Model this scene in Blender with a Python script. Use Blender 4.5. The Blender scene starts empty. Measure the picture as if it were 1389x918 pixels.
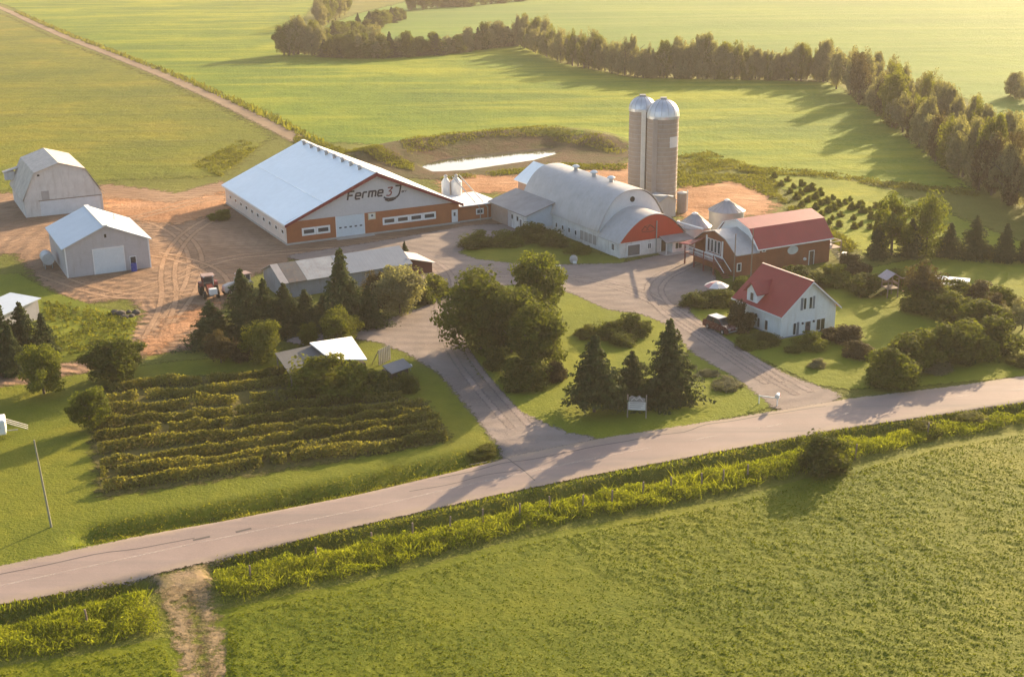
import bpy, math, random
import numpy as np
from mathutils import Vector, Matrix

random.seed(7)
RNG = np.random.default_rng(11)
R = math.radians
S = bpy.context.scene
COL = S.collection

# ------------------------------------------------------------------ camera model (fitted to the buildings)
CAM_H, FPX, PITCH, ROLL = 47.0, 1676.0, R(18.61), R(-0.59)
def ray(x, y):
    u, v = x - 694.5, y - 459.0
    c, s = math.cos(-ROLL), math.sin(-ROLL)
    u, v = c*u - s*v, s*u + c*v
    return (u/FPX, math.cos(PITCH) - v/FPX*math.sin(PITCH), -(math.sin(PITCH) + v/FPX*math.cos(PITCH)))
def G(x, y, z=0.0):
    """surveyed ground point seen at photo position x, y (on the plane of height z)"""
    d = ray(x, y); t = (z - CAM_H)/d[2]
    return (d[0]*t, d[1]*t)
def GL(pts, z=0.0):
    return [G(a, b, z) for a, b in pts]
def height_at(px, pyb, pyt):
    X, Y = G(px, pyb); d = ray(px, pyt); t = Y/d[1]
    return CAM_H + d[2]*t
def mper(px, py):
    X, Y = G(px, py)
    return (Y*math.cos(PITCH) + CAM_H*math.sin(PITCH))/FPX
TH = 0.483
U2 = np.array([math.cos(TH), math.sin(TH)]); V2 = np.array([-math.sin(TH), math.cos(TH)])

# ------------------------------------------------------------------ noise
def _h(ix, iy, seed):
    n = (ix.astype(np.int64)*374761393 + iy.astype(np.int64)*668265263 + seed*1442695041) & 0x7fffffff
    n = ((n ^ (n >> 13))*1274126177) & 0x7fffffff
    return ((n ^ (n >> 16)) & 0xffff)/65535.0
def vnoise(x, y, sc, seed=0):
    x = np.asarray(x, float)/sc; y = np.asarray(y, float)/sc
    ix = np.floor(x); iy = np.floor(y); fx = x-ix; fy = y-iy
    fx = fx*fx*(3-2*fx); fy = fy*fy*(3-2*fy)
    a = _h(ix, iy, seed); b = _h(ix+1, iy, seed); c = _h(ix, iy+1, seed); d = _h(ix+1, iy+1, seed)
    return (a*(1-fx)+b*fx)*(1-fy) + (c*(1-fx)+d*fx)*fy
def sstep(a, b, x):
    t = np.clip((x-a)/(b-a), 0, 1); return t*t*(3-2*t)
def seg_dist(px, py, poly, closed):
    d = np.full(px.shape, 1e9); n = len(poly)
    for i in range(n if closed else n-1):
        ax, ay = poly[i]; bx, by = poly[(i+1) % n]
        vx, vy = bx-ax, by-ay; L = vx*vx+vy*vy+1e-9
        t = np.clip(((px-ax)*vx+(py-ay)*vy)/L, 0, 1)
        d = np.minimum(d, np.hypot(px-ax-t*vx, py-ay-t*vy))
    return d
def inside(px, py, poly):
    r = np.zeros(px.shape, bool); n = len(poly)
    for i in range(n):
        ax, ay = poly[i]; bx, by = poly[(i+1) % n]
        if ay == by: continue
        c = (ay > py) != (by > py)
        r ^= c & (px < (bx-ax)*(py-ay)/(by-ay)+ax)
    return r
def sdist(px, py, poly):
    d = seg_dist(px, py, poly, True)
    return np.where(inside(px, py, poly), d, -d)

# ------------------------------------------------------------------ terrain height
DITCH_UP = GL([(125, 724), (300, 694), (480, 659), (600, 631), (668, 614)])
DITCH_LO = [GL([(-90, 866), (0, 842), (100, 818), (186, 797)]),
            GL([(300, 771), (500, 729), (680, 690), (810, 662), (1000, 625), (1100, 602), (1240, 580), (1389, 556), (1500, 538)])]
PONDW = GL([(572, 226), (598, 217), (640, 211), (690, 206), (744, 201), (754, 209), (718, 219), (670, 226), (630, 232), (590, 234)], -.45)
PC = np.mean(np.array(PONDW), 0)
def zfun(x, y):
    x = np.asarray(x, float); y = np.asarray(y, float)
    z = np.zeros(np.broadcast(x, y).shape)
    near = (y < 140)
    if near.any():
        d = seg_dist(x, y, DITCH_UP, False); z -= 0.95*sstep(2.2, 0.2, d)
        for q in DITCH_LO:
            d = seg_dist(x, y, q, False); z -= 1.0*sstep(1.9, 0.2, d)
    nearp = (np.abs(x-PC[0]) < 60) & (np.abs(y-PC[1]) < 60)
    if nearp.any():
        s = sdist(x, y, PONDW); o = -s
        side = ((x-PC[0])*V2[0]*0.6 + (y-PC[1])*V2[1])      # + behind the pond
        k = sstep(-3, 6, side)
        back = -.6 + np.where(o < 11, np.clip(o, -2, 11)/11*2.9, 2.9*sstep(24, 11, o)) + .6*sstep(11, 24, o)
        front = -.55 + .5*sstep(-.3, 1.5, o) + 0.05*sstep(4.5, 9, o)
        zz = back*k + front*(1-k)
        zz = np.where(s > 0, -.6-0.3*np.clip(s, 0, 3), zz)
        w = sstep(45, 28, o)
        z = z + zz*w
    return z

# ------------------------------------------------------------------ object helpers
def tag(o, label=None, cat=None, group=None, kind=None):
    if label: o['label'] = label
    if cat: o['category'] = cat
    if group: o['group'] = group
    if kind: o['kind'] = kind
    return o
def thing(name, label, cat, loc=(0, 0, 0), rz=0.0, group=None):
    o = bpy.data.objects.new(name, None); COL.objects.link(o)
    o.empty_display_size = 0.5
    o.location = loc; o.rotation_euler = (0, 0, rz)
    return tag(o, label, cat, group)
class MB:
    def __init__(s): s.v = []; s.f = []; s.sm = False
    def add(s, vs, fs):
        b = len(s.v); s.v += [tuple(map(float, p)) for p in vs]; s.f += [tuple(i+b for i in f) for f in fs]; return s
    def box(s, x0, x1, y0, y1, z0, z1):
        return s.add([(x0,y0,z0),(x1,y0,z0),(x1,y1,z0),(x0,y1,z0),(x0,y0,z1),(x1,y0,z1),(x1,y1,z1),(x0,y1,z1)],
                     [(3,2,1,0),(4,5,6,7),(0,1,5,4),(1,2,6,5),(2,3,7,6),(3,0,4,7)])
    def rbox(s, c, half, rz=0, ry=0, rx=0):
        M = Matrix.Translation(c) @ Matrix.Rotation(rz, 4, 'Z') @ Matrix.Rotation(ry, 4, 'Y') @ Matrix.Rotation(rx, 4, 'X')
        h = half; P = [M @ Vector((a*h[0], b*h[1], d*h[2])) for d in (-1, 1) for a, b in ((-1,-1),(1,-1),(1,1),(-1,1))]
        return s.add(P, [(3,2,1,0),(4,5,6,7),(0,1,5,4),(1,2,6,5),(2,3,7,6),(3,0,4,7)])
    def quad(s, *p): return s.add(p, [tuple(range(len(p)))])
    def slab(s, pts, th):
        n = (Vector(pts[1])-Vector(pts[0])).cross(Vector(pts[-1])-Vector(pts[0])).normalized()
        if n.z < 0: n = -n
        k = len(pts); b = [tuple(Vector(p)-n*th) for p in pts]
        return s.add(list(pts)+b, [tuple(range(k)), tuple(range(2*k-1, k-1, -1))]+[(i, (i+1) % k, k+(i+1) % k, k+i) for i in range(k)])
    def prism(s, poly, y0, y1, ax='y'):
        """polygon in (x, z) drawn along y (or (y, z) along x)"""
        n = len(poly)
        if ax == 'y': a = [(p, y0, q) for p, q in poly]; b = [(p, y1, q) for p, q in poly]
        elif ax == 'x': a = [(y0, p, q) for p, q in poly]; b = [(y1, p, q) for p, q in poly]
        else: a = [(p, q, y0) for p, q in poly]; b = [(p, q, y1) for p, q in poly]
        return s.add(a+b, [tuple(range(n)), tuple(range(2*n-1, n-1, -1))]+[(i, (i+1) % n, n+(i+1) % n, n+i) for i in range(n)])
    def profile(s, pts, th, y0, y1, ax='y'):
        """open roof profile in (x, z), thickened downward, drawn along the building"""
        lo = [(x, z-th) for x, z in pts]
        poly = list(pts)+lo[::-1]; n = len(pts)
        a = [((p, y0, q) if ax == 'y' else (y0, p, q)) for p, q in poly]; b = [((p, y1, q) if ax == 'y' else (y1, p, q)) for p, q in poly]
        N = 2*n; F = [(i, (i+1) % N, N+(i+1) % N, N+i) for i in range(N)]
        for o in (0, N):
            for i in range(n-1): F.append((o+i, o+i+1, o+N-2-i, o+N-1-i))
        return s.add(a+b, F)
    def tube(s, p0, p1, r, n=8, r1=None):
        p0 = Vector(p0); p1 = Vector(p1); d = (p1-p0).normalized()
        a = d.orthogonal().normalized(); b = d.cross(a); r1 = r if r1 is None else r1
        A = [p0+(a*math.cos(t)+b*math.sin(t))*r for t in [2*math.pi*i/n for i in range(n)]]
        B = [p1+(a*math.cos(t)+b*math.sin(t))*r1 for t in [2*math.pi*i/n for i in range(n)]]
        return s.add(A+B, [(i, (i+1) % n, n+(i+1) % n, n+i) for i in range(n)]+[tuple(range(n-1, -1, -1)), tuple(range(n, 2*n))])
    def path(s, pts, r, n=6):
        for a, b in zip(pts[:-1], pts[1:]): s.tube(a, b, r, n)
        return s
    def lathe(s, c, prof, n=24, ripple=0):
        V = []; k = len(prof)
        for i in range(n):
            t = 2*math.pi*i/n; q = 1+ (ripple if i % 2 else 0)
            for r_, z in prof: V.append((c[0]+r_*q*math.cos(t), c[1]+r_*q*math.sin(t), c[2]+z))
        F = []
        for i in range(n):
            j = (i+1) % n
            for m in range(k-1): F.append((i*k+m, j*k+m, j*k+m+1, i*k+m+1))
        if prof[-1][0] > 1e-4: F.append(tuple(i*k+k-1 for i in range(n)))
        return s.add(V, F)
    def torus(s, c, R0, r0, axis='x', n=18, m=8):
        V = []
        for i in range(n):
            t = 2*math.pi*i/n
            for j in range(m):
                q = 2*math.pi*j/m; rr = R0+r0*math.cos(q); h = r0*1.25*math.sin(q)
                p = (h, rr*math.cos(t), rr*math.sin(t)) if axis == 'x' else (rr*math.cos(t), h, rr*math.sin(t))
                V.append((c[0]+p[0], c[1]+p[1], c[2]+p[2]))
        return s.add(V, [(i*m+j, i*m+(j+1) % m, ((i+1) % n)*m+(j+1) % m, ((i+1) % n)*m+j) for i in range(n) for j in range(m)])
    def ribbon(s, pts, w, mp, d0, d1):
        """constant-width mitred stroke in facade coordinates (a, z); mp maps (a, depth, z) to 3D"""
        n = len(pts); L = []; Rr = []
        for i in range(n):
            def dr(a, b):
                v = np.array(b)-np.array(a); return v/np.linalg.norm(v)
            if i == 0: t = dr(pts[0], pts[1]); m = 1
            elif i == n-1: t = dr(pts[-2], pts[-1]); m = 1
            else:
                t1 = dr(pts[i-1], pts[i]); t2 = dr(pts[i], pts[i+1]); t = t1+t2; t = t/np.linalg.norm(t)
                m = min(1/max(0.35, float(t@t1)), 1.8)
            nn = np.array([-t[1], t[0]])*w/2*m; p = np.array(pts[i])
            if isinstance(w, (list, tuple)): pass
            L.append(p+nn); Rr.append(p-nn)
        V = [mp(a, d, z) for d in (d0, d1) for a, z in L+Rr]
        F = []
        for o in (0, 2*n):
            for i in range(n-1): F.append((o+i, o+i+1, o+n+i+1, o+n+i))
        for i in range(n-1):
            F.append((i, i+1, 2*n+i+1, 2*n+i)); F.append((n+i, n+i+1, 3*n+i+1, 3*n+i))
        F += [(0, n, 3*n, 2*n), (n-1, 2*n-1, 4*n-1, 3*n-1)]
        return s.add(V, F)
    def build(s, name, m, parent=None, smooth=False, label=None, bevel=0):
        me = bpy.data.meshes.new(name); me.from_pydata(s.v, [], s.f); me.update()
        if smooth:
            me.polygons.foreach_set('use_smooth', [True]*len(me.polygons))
        o = bpy.data.objects.new(name, me); COL.objects.link(o)
        if m: me.materials.append(m)
        if smooth:
            md = o.modifiers.new('edges', 'EDGE_SPLIT'); md.split_angle = R(40)
        if bevel:
            b = o.modifiers.new('bevel', 'BEVEL'); b.width = bevel; b.segments = 2; b.limit_method = 'ANGLE'
        if parent: o.parent = parent
        if label: o['label'] = label
        return o
def grid_obj(name, V, F, mat, attrs=None, smooth=True):
    """mesh straight from numpy arrays (all faces of one size)"""
    me = bpy.data.meshes.new(name); k = F.shape[1]
    me.vertices.add(len(V)); me.vertices.foreach_set('co', np.ascontiguousarray(V, np.float32).ravel())
    me.loops.add(F.size); me.loops.foreach_set('vertex_index', np.ascontiguousarray(F, np.int32).ravel())
    me.polygons.add(len(F)); me.polygons.foreach_set('loop_start', np.arange(0, F.size, k, dtype=np.int32))
    me.polygons.foreach_set('loop_total', np.full(len(F), k, np.int32))
    if smooth: me.polygons.foreach_set('use_smooth', np.ones(len(F), bool))
    for n, a in (attrs or {}).items():
        at = me.attributes.new(n, 'FLOAT', 'POINT'); at.data.foreach_set('value', np.ascontiguousarray(a, np.float32))
    me.update(calc_edges=True)
    o = bpy.data.objects.new(name, me); COL.objects.link(o); me.materials.append(mat)
    return o

# ------------------------------------------------------------------ materials
class NT:
    def __init__(s, name):
        s.m = bpy.data.materials.new(name); s.m.use_nodes = True; s.t = s.m.node_tree; s.t.nodes.clear()
        s.out = s.n('ShaderNodeOutputMaterial'); s.tc = None
    def n(s, ty, **kw):
        x = s.t.nodes.new(ty)
        for k, v in kw.items():
            if k in x.inputs: x.inputs[k].default_value = v
            else: setattr(x, k, v)
        return x
    def l(s, a, b): s.t.links.new(a, b)
    def coord(s):
        if not s.tc: s.tc = s.n('ShaderNodeTexCoord')
        return s.tc.outputs['Object']
    def mapped(s, scale=(1, 1, 1), rot=(0, 0, 0)):
        mp = s.n('ShaderNodeMapping'); mp.inputs['Scale'].default_value = scale; mp.inputs['Rotation'].default_value = rot
        s.l(s.coord(), mp.inputs['Vector']); return mp.outputs[0]
    def noise(s, sc, detail=4, rough=.6, vec=None):
        x = s.n('ShaderNodeTexNoise'); x.inputs['Scale'].default_value = sc; x.inputs['Detail'].default_value = detail; x.inputs['Roughness'].default_value = rough
        s.l(vec or s.coord(), x.inputs['Vector']); return x.outputs['Fac']
    def ramp(s, fac, stops):
        x = s.n('ShaderNodeValToRGB'); e = x.color_ramp.elements
        while len(e) < len(stops): e.new(.5)
        for i, (p, c) in enumerate(stops): e[i].position = p; e[i].color = (*c, 1) if len(c) == 3 else c
        s.l(fac, x.inputs[0]); return x.outputs[0]
    def mix(s, fac, a, b, bt='MIX'):
        x = s.n('ShaderNodeMix'); x.data_type = 'RGBA'; x.blend_type = bt
        for sock, v in ((x.inputs[0], fac), (x.inputs[6], a), (x.inputs[7], b)):
            if hasattr(v, 'links') or isinstance(v, bpy.types.NodeSocket): s.l(v, sock)
            elif isinstance(v, (int, float)): sock.default_value = v
            else: sock.default_value = (*v, 1)
        return x.outputs[2]
    def math(s, op, a, b=0.0, c=0.0, clamp=False):
        x = s.n('ShaderNodeMath'); x.operation = op; x.use_clamp = clamp
        for i, v in enumerate((a, b, c)):
            if isinstance(v, bpy.types.NodeSocket): s.l(v, x.inputs[i])
            else: x.inputs[i].default_value = v
        return x.outputs[0]
    def bsdf(s, col, rough=.8, metal=0, spec=.3, ior=1.5):
        b = s.n('ShaderNodeBsdfPrincipled'); b.inputs['IOR'].default_value = ior
        if isinstance(col, bpy.types.NodeSocket): s.l(col, b.inputs['Base Color'])
        else: b.inputs['Base Color'].default_value = (*col, 1)
        if isinstance(rough, bpy.types.NodeSocket): s.l(rough, b.inputs['Roughness'])
        else: b.inputs['Roughness'].default_value = rough
        b.inputs['Metallic'].default_value = metal; b.inputs['Specular IOR Level'].default_value = spec
        return b
    def bump(s, h, b, dist=.05, strength=1.0):
        x = s.n('ShaderNodeBump'); x.inputs['Distance'].default_value = dist; x.inputs['Strength'].default_value = strength
        s.l(h, x.inputs['Height']); s.l(x.outputs[0], b.inputs['Normal']); return x
    def done(s, sh): s.l(sh, s.out.inputs['Surface']); return s.m
_mc = {}
def paint(name, col, rough=.6, var=.12, sc=.8, metal=0, spec=.3, dirt=None, seam=None, period=.4, seamd=.02):
    """painted or bare surface with weathering; seam 'x'/'y'/'z' gives boards or sheet ribs across that axis"""
    if name in _mc: return _mc[name]
    t = NT(name)
    n1 = t.noise(sc, 5, .65); n2 = t.noise(sc*7, 3, .6)
    dk = tuple(c*(1-var*2) for c in col); lt = tuple(min(1, c*(1+var)) for c in col)
    c = t.ramp(n1, [(.3, dk), (.7, lt)])
    c = t.mix(.25, c, t.ramp(n2, [(.35, tuple(x*.75 for x in col)), (.65, col)]))
    if dirt:
        st = t.noise(1.0, 5, .7, t.mapped((1.6, 1.6, .25)))
        c = t.mix(t.ramp(st, [(.52, (0, 0, 0)), (.72, (.7, .7, .7))]), c, dirt)
    b = t.bsdf(c, t.math('MULTIPLY_ADD', n2, .25, rough-.12), metal, spec)
    if seam:
        sx = t.n('ShaderNodeSeparateXYZ'); t.l(t.coord(), sx.inputs[0])
        w = t.math('PINGPONG', sx.outputs['XYZ'.index(seam.upper())], period/2)
        w = t.math('MULTIPLY', w, 2/period)
        w = t.math('SMOOTH_MIN', w, .3, .2)
        t.bump(t.math('ADD', w, t.math('MULTIPLY', n2, .15)), b, seamd, .9)
    else: t.bump(n2, b, .01, .6)
    _mc[name] = t.done(b.outputs[0]); return _mc[name]
def glass(name='dark_glass', col=(.02, .025, .03)):
    if name in _mc: return _mc[name]
    t = NT(name); n = t.noise(.9, 2)
    b = t.bsdf(t.ramp(n, [(.3, col), (.7, tuple(c*2.2+.01 for c in col))]), .08, 0, .6); t.bump(n, b, .01, .3)
    _mc[name] = t.done(b.outputs[0]); return _mc[name]
def foliage(name, dark, light, trans=.4, tcol=None):
    if name in _mc: return _mc[name]
    t = NT(name); a = t.n('ShaderNodeAttribute'); a.attribute_name = 'tint'
    oi = t.n('ShaderNodeObjectInfo')
    f = t.math('ADD', a.outputs['Fac'], t.math('MULTIPLY_ADD', oi.outputs['Random'], .3, -.15), clamp=True)
    c = t.mix(f, dark, light)
    d = t.bsdf(c, .8, 0, .07)
    tr = t.n('ShaderNodeBsdfTranslucent'); tc = tcol or (1.25, 1.25, .55)
    t.l(t.mix(1.0, c, tc, 'MULTIPLY'), tr.inputs[0])
    mx = t.n('ShaderNodeMixShader'); mx.inputs[0].default_value = trans
    t.l(d.outputs[0], mx.inputs[1]); t.l(tr.outputs[0], mx.inputs[2])
    _mc[name] = t.done(mx.outputs[0]); return _mc[name]
def ground_mat(name, cols, big=.03, mid=.35, fine=2.5, bumpd=.25, streak=None, edge=None, edgecol=None, rough=.95, trans=0, tracks=None, grow=0):
    """cols: dark, mid, light. edge: width over which the sheet's border breaks up"""
    t = NT(name)
    nb = t.noise(big, 4, .6); nm = t.noise(mid, 5, .65); nf = t.noise(fine, 4, .7)
    c = t.ramp(nb, [(.32, cols[0]), (.5, cols[1]), (.68, cols[2])])
    c = t.mix(t.ramp(nm, [(.35, (0, 0, 0)), (.7, (.55, .55, .55))]), c, cols[0])
    c = t.mix(t.ramp(nf, [(.45, (0, 0, 0)), (.75, (.5, .5, .5))]), c, cols[2])
    h = t.math('ADD', t.math('MULTIPLY', nm, 1.6), t.math('MULTIPLY', nf, .7))
    if streak:
        ang, sx, sy, amt, scol = streak
        ns = t.noise(1.0, 4, .6, t.mapped((sx, sy, 1), (0, 0, ang)))
        c = t.mix(t.ramp(ns, [(.48, (0, 0, 0)), (.66, (amt, amt, amt))]), c, scol)
        h = t.math('ADD', h, t.math('MULTIPLY', ns, .9))
    if tracks:
        for cx, cy, sc_, amt, tcol in tracks:
            mp = t.n('ShaderNodeMapping'); mp.inputs['Location'].default_value = (-cx, -cy, 0); t.l(t.coord(), mp.inputs['Vector'])
            wv = t.n('ShaderNodeTexWave'); wv.wave_type = 'RINGS'; wv.rings_direction = 'Z'; wv.inputs['Scale'].default_value = sc_; wv.inputs['Distortion'].default_value = 11; wv.inputs['Detail'].default_value = 3; wv.inputs['Detail Scale'].default_value = .35
            t.l(mp.outputs[0], wv.inputs['Vector'])
            k = t.math('MULTIPLY', t.ramp(wv.outputs['Fac'], [(.62, (0, 0, 0)), (.9, (amt, amt, amt))]), t.ramp(nb, [(.35, (.2, .2, .2)), (.6, (1, 1, 1))]))
            c = t.mix(k, c, tcol); h = t.math('ADD', h, t.math('MULTIPLY', wv.outputs['Fac'], .5))
    if edgecol:
        ea = t.n('ShaderNodeAttribute'); ea.attribute_name = 'edge'
        w, ec = edgecol
        q = t.math('ADD', t.math('DIVIDE', ea.outputs['Fac'], w), t.math('MULTIPLY_ADD', nm, 1.4, -.7))
        c = t.mix(t.ramp(q, [(.2, (.8, .8, .8)), (.9, (0, 0, 0))]), c, ec)
    b = t.bsdf(c, rough, 0, .12); t.bump(h, b, bumpd, 1.0)
    sh = b.outputs[0]
    if trans:
        tr = t.n('ShaderNodeBsdfTranslucent'); t.l(c, tr.inputs[0])
        mx = t.n('ShaderNodeMixShader'); mx.inputs[0].default_value = trans; t.l(sh, mx.inputs[1]); t.l(tr.outputs[0], mx.inputs[2]); sh = mx.outputs[0]
    if edge:
        ea = t.n('ShaderNodeAttribute'); ea.attribute_name = 'edge'
        q = t.math('ADD', t.math('DIVIDE', ea.outputs['Fac'], edge), t.math('MULTIPLY_ADD', t.noise(2.2/edge, 5, .7), 2.2, -.9+grow/edge))
        al = t.ramp(q, [(.0, (0, 0, 0)), (.4, (1, 1, 1))])
        tp = t.n('ShaderNodeBsdfTransparent'); mx = t.n('ShaderNodeMixShader')
        t.l(al, mx.inputs[0]); t.l(tp.outputs[0], mx.inputs[1]); t.l(sh, mx.inputs[2]); sh = mx.outputs[0]
    return t.done(sh)

def sheet(name, poly, mat, res, off, feather=1.0, kind='structure', zadd=None):
    P = np.array(poly); x0, y0 = P.min(0)-feather*1.2; x1, y1 = P.max(0)+feather*1.2
    nx = max(2, int((x1-x0)/res)+2); ny = max(2, int((y1-y0)/res)+2)
    xs = np.linspace(x0, x1, nx); ys = np.linspace(y0, y1, ny); X, Y = np.meshgrid(xs, ys)
    D = sdist(X, Y, poly)
    Z = zfun(X, Y)+off
    if zadd is not None: Z = Z+zadd(X, Y, D)
    idx = np.arange(nx*ny).reshape(ny, nx)
    F = np.stack([idx[:-1, :-1], idx[:-1, 1:], idx[1:, 1:], idx[1:, :-1]], -1).reshape(-1, 4)
    keep = (D.ravel()[F] > -feather).any(1); F = F[keep]
    used = np.unique(F); mp = np.full(nx*ny, -1); mp[used] = np.arange(len(used))
    V = np.stack([X.ravel(), Y.ravel(), Z.ravel()], 1)[used]
    o = grid_obj(name, V, mp[F], mat, {'edge': D.ravel()[used]})
    tag(o, kind=kind); return o

# ------------------------------------------------------------------ camera, light, sky, air
cam = bpy.data.cameras.new('camera'); co = bpy.data.objects.new('camera', cam); COL.objects.link(co)
cam.sensor_width = 36; cam.lens = FPX/1389*36; cam.clip_end = 9000; cam.clip_start = .5
co.matrix_world = Matrix.Translation((0, 0, CAM_H)) @ Matrix.Rotation(R(90)-PITCH, 4, 'X') @ Matrix.Rotation(ROLL, 4, 'Z')
S.camera = co
SUN_EL, SUN_AZ = R(16.5), R(35)          # azimuth from +Y towards +X
sd = Vector((math.sin(SUN_AZ)*math.cos(SUN_EL), math.cos(SUN_AZ)*math.cos(SUN_EL), math.sin(SUN_EL)))
sl = bpy.data.lights.new('sun', 'SUN'); sl.energy = 5.0; sl.angle = R(.6); sl.color = (1, .76, .46)
so = bpy.data.objects.new('sun', sl); COL.objects.link(so); so.rotation_euler = (-sd).to_track_quat('-Z', 'Y').to_euler(); so.location = (200, 300, 200)
W = bpy.data.worlds.new('World'); S.world = W; W.use_nodes = True
wn = W.node_tree.nodes; sky = wn.new('ShaderNodeTexSky'); sky.sky_type = 'NISHITA'; sky.sun_disc = False
sky.sun_elevation = SUN_EL; sky.sun_rotation = SUN_AZ; sky.dust_density = 3.2; sky.air_density = 1.0
W.node_tree.links.new(sky.outputs[0], wn['Background'].inputs[0]); wn['Background'].inputs[1].default_value = .125
S.view_settings.view_transform = 'Standard'; S.view_settings.look = 'None'; S.view_settings.gamma = 1; S.view_settings.use_curve_mapping = False
S.view_settings.exposure = 1.4
S.cycles.max_bounces = 8; S.cycles.diffuse_bounces = 5; S.cycles.transmission_bounces = 6; S.cycles.transparent_max_bounces = 12; S.cycles.volume_bounces = 0
S.cycles.use_denoising = True

HAZE = 0.00015
if HAZE:
    hm = bpy.data.materials.new('haze'); hm.use_nodes = True; hn = hm.node_tree; hn.nodes.clear()
    ho = hn.nodes.new('ShaderNodeOutputMaterial'); pv = hn.nodes.new('ShaderNodeVolumePrincipled')
    pv.inputs['Color'].default_value = (1, .9, .8, 1); pv.inputs['Density'].default_value = HAZE; pv.inputs['Anisotropy'].default_value = .25
    hn.links.new(pv.outputs[0], ho.inputs['Volume'])
    o = MB().box(-1500, 1500, -150, 2600, -4, 52).build('haze', hm); tag(o, kind='stuff')


# ================================================================== GROUND
SOIL = (.30, .165, .085)
M_rough = ground_mat('rough_grass', [(.08, .09, .012), (.12, .13, .016), (.17, .17, .026)], .05, .4, 2.2, .35)
M_pasture = ground_mat('pasture', [(.07, .10, .005), (.135, .15, .007), (.25, .21, .012)], .022, .2, 1.4, .6, streak=(R(25), .02, .16, .55, (.09, .10, .012)), edge=6)
M_field = ground_mat('hay_field', [(.05, .11, .003), (.105, .17, .004), (.24, .265, .007)], .016, .14, 1.1, .6, streak=(R(-18), .014, .09, .6, (.27, .285, .012)), edge=5)
M_field2 = ground_mat('far_field', [(.05, .12, .008), (.08, .16, .009), (.13, .2, .012)], .008, .09, .9, .4, streak=(R(12), .006, .06, .5, (.15, .2, .03)), edge=8)
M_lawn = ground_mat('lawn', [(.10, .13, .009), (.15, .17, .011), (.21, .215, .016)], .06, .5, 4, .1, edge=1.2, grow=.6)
M_lawn_dk = ground_mat('lawn_dark', [(.08, .105, .008), (.13, .145, .010), (.19, .18, .015)], .06, .5, 4, .1, edge=1.2, grow=.6)  # darker, slightly more olive lawn green
M_dirt = ground_mat('dirt', [(.17, .105, .066), (.24, .15, .097), (.33, .215, .14)], .06, .45, 3.2, .14, streak=(R(-40), .05, .55, .5, (.17, .1, .06)), edge=3, tracks=[(-36, 160, .22, .16, (.42, .28, .18)), (-60, 185, .16, .16, (.17, .1, .06)), (-20, 200, .13, .14, (.4, .26, .16))])
M_gravel = ground_mat('gravel', [(.165, .132, .118), (.22, .178, .158), (.3, .245, .215)], .07, .5, 5, .05, streak=(R(-60), .04, .5, .4, (.27, .22, .185)), edge=1.1, grow=1.0, tracks=[(-3, 200, .13, .16, (.32, .27, .24)), (10, 140, .1, .16, (.14, .12, .11))])
M_orange = ground_mat('bare_soil', [(.26, .12, .055), (.37, .185, .09), (.5, .29, .17)], .08, .4, 2.2, .3, streak=(R(20), .08, .5, .5, (.27, .15, .085)), edge=5)
M_bank = ground_mat('bank', [(.11, .06, .038), (.075, .06, .026), (.055, .062, .015)], .12, .5, 2.2, .4, edge=3)
M_road = ground_mat('asphalt', [(.235, .18, .16), (.285, .22, .195), (.34, .265, .235)], .05, .3, 7, .02, streak=(R(19), .012, .5, .5, (.185, .16, .15)), edgecol=(1.3, (.3, .235, .18)), edge=.5, rough=.8)

def frange(a, b, st, gr=1.0):
    o = [a]
    while o[-1] < b: o.append(o[-1]+st); st *= gr
    return o
xs = sorted(set([-q for q in frange(64, 3200, 3, 1.14)] + list(np.arange(-62, 62.1, .75)) + frange(64, 3200, 3, 1.14)))
ys = list(np.arange(44, 138, .7)) + list(np.arange(138, 300, 2.0)) + frange(300, 4500, 4, 1.12)
ys = frange(-400, 40, 30) [:-1] + ys
ys = sorted(set(float(q) for q in ys))
X, Y = np.meshgrid(np.array(xs), np.array(ys)); ny, nx = X.shape
idx = np.arange(nx*ny).reshape(ny, nx)
F = np.stack([idx[:-1, :-1], idx[:-1, 1:], idx[1:, 1:], idx[1:, :-1]], -1).reshape(-1, 4)
o = grid_obj('ground', np.stack([X.ravel(), Y.ravel(), zfun(X, Y).ravel()], 1), F, M_rough); tag(o, kind='structure')

# fields beyond the farm
LANE = GL([(410, 193), (370, 172), (300, 137), (230, 106), (160, 78), (90, 51), (40, 29), (15, 17), (-12, 6), (-60, -8)])
fieldL = GL([(-260, 200), (-10, 258), (40, 258), (140, 245), (220, 243), (300, 240), (372, 184), (300, 145), (230, 114), (160, 86), (90, 59), (40, 37), (10, 22), (-70, 0), (-900, 20)])
sheet('pasture_field', fieldL, M_pasture, 4, .03, 6)
fieldM = GL([(425, 192), (372, 165), (300, 130), (230, 99), (160, 71), (90, 44), (40, 22), (10, 8), (-50, -12), (100, -22), (380, -20), (430, 0), (378, 72), (520, 78), (640, 68), (706, 58), (760, 86), (860, 106), (980, 107), (1130, 112), (1200, 160), (1290, 235), (1330, 262), (1200, 246), (1040, 232), (925, 212), (830, 200), (740, 183), (660, 184), (560, 200), (500, 196)])
sheet('hay_field', fieldM, M_field, 4, .03, 5)
fieldF = GL([(440, 36), (520, 58), (610, 58), (700, 45), (760, 66), (860, 86), (1000, 90), (1130, 92), (1280, 120), (1460, 215), (2300, 150), (2000, -70), (900, -75), (640, -20), (480, 20)])
sheet('far_field', fieldF, M_field2, 7, .06, 9)
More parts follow.
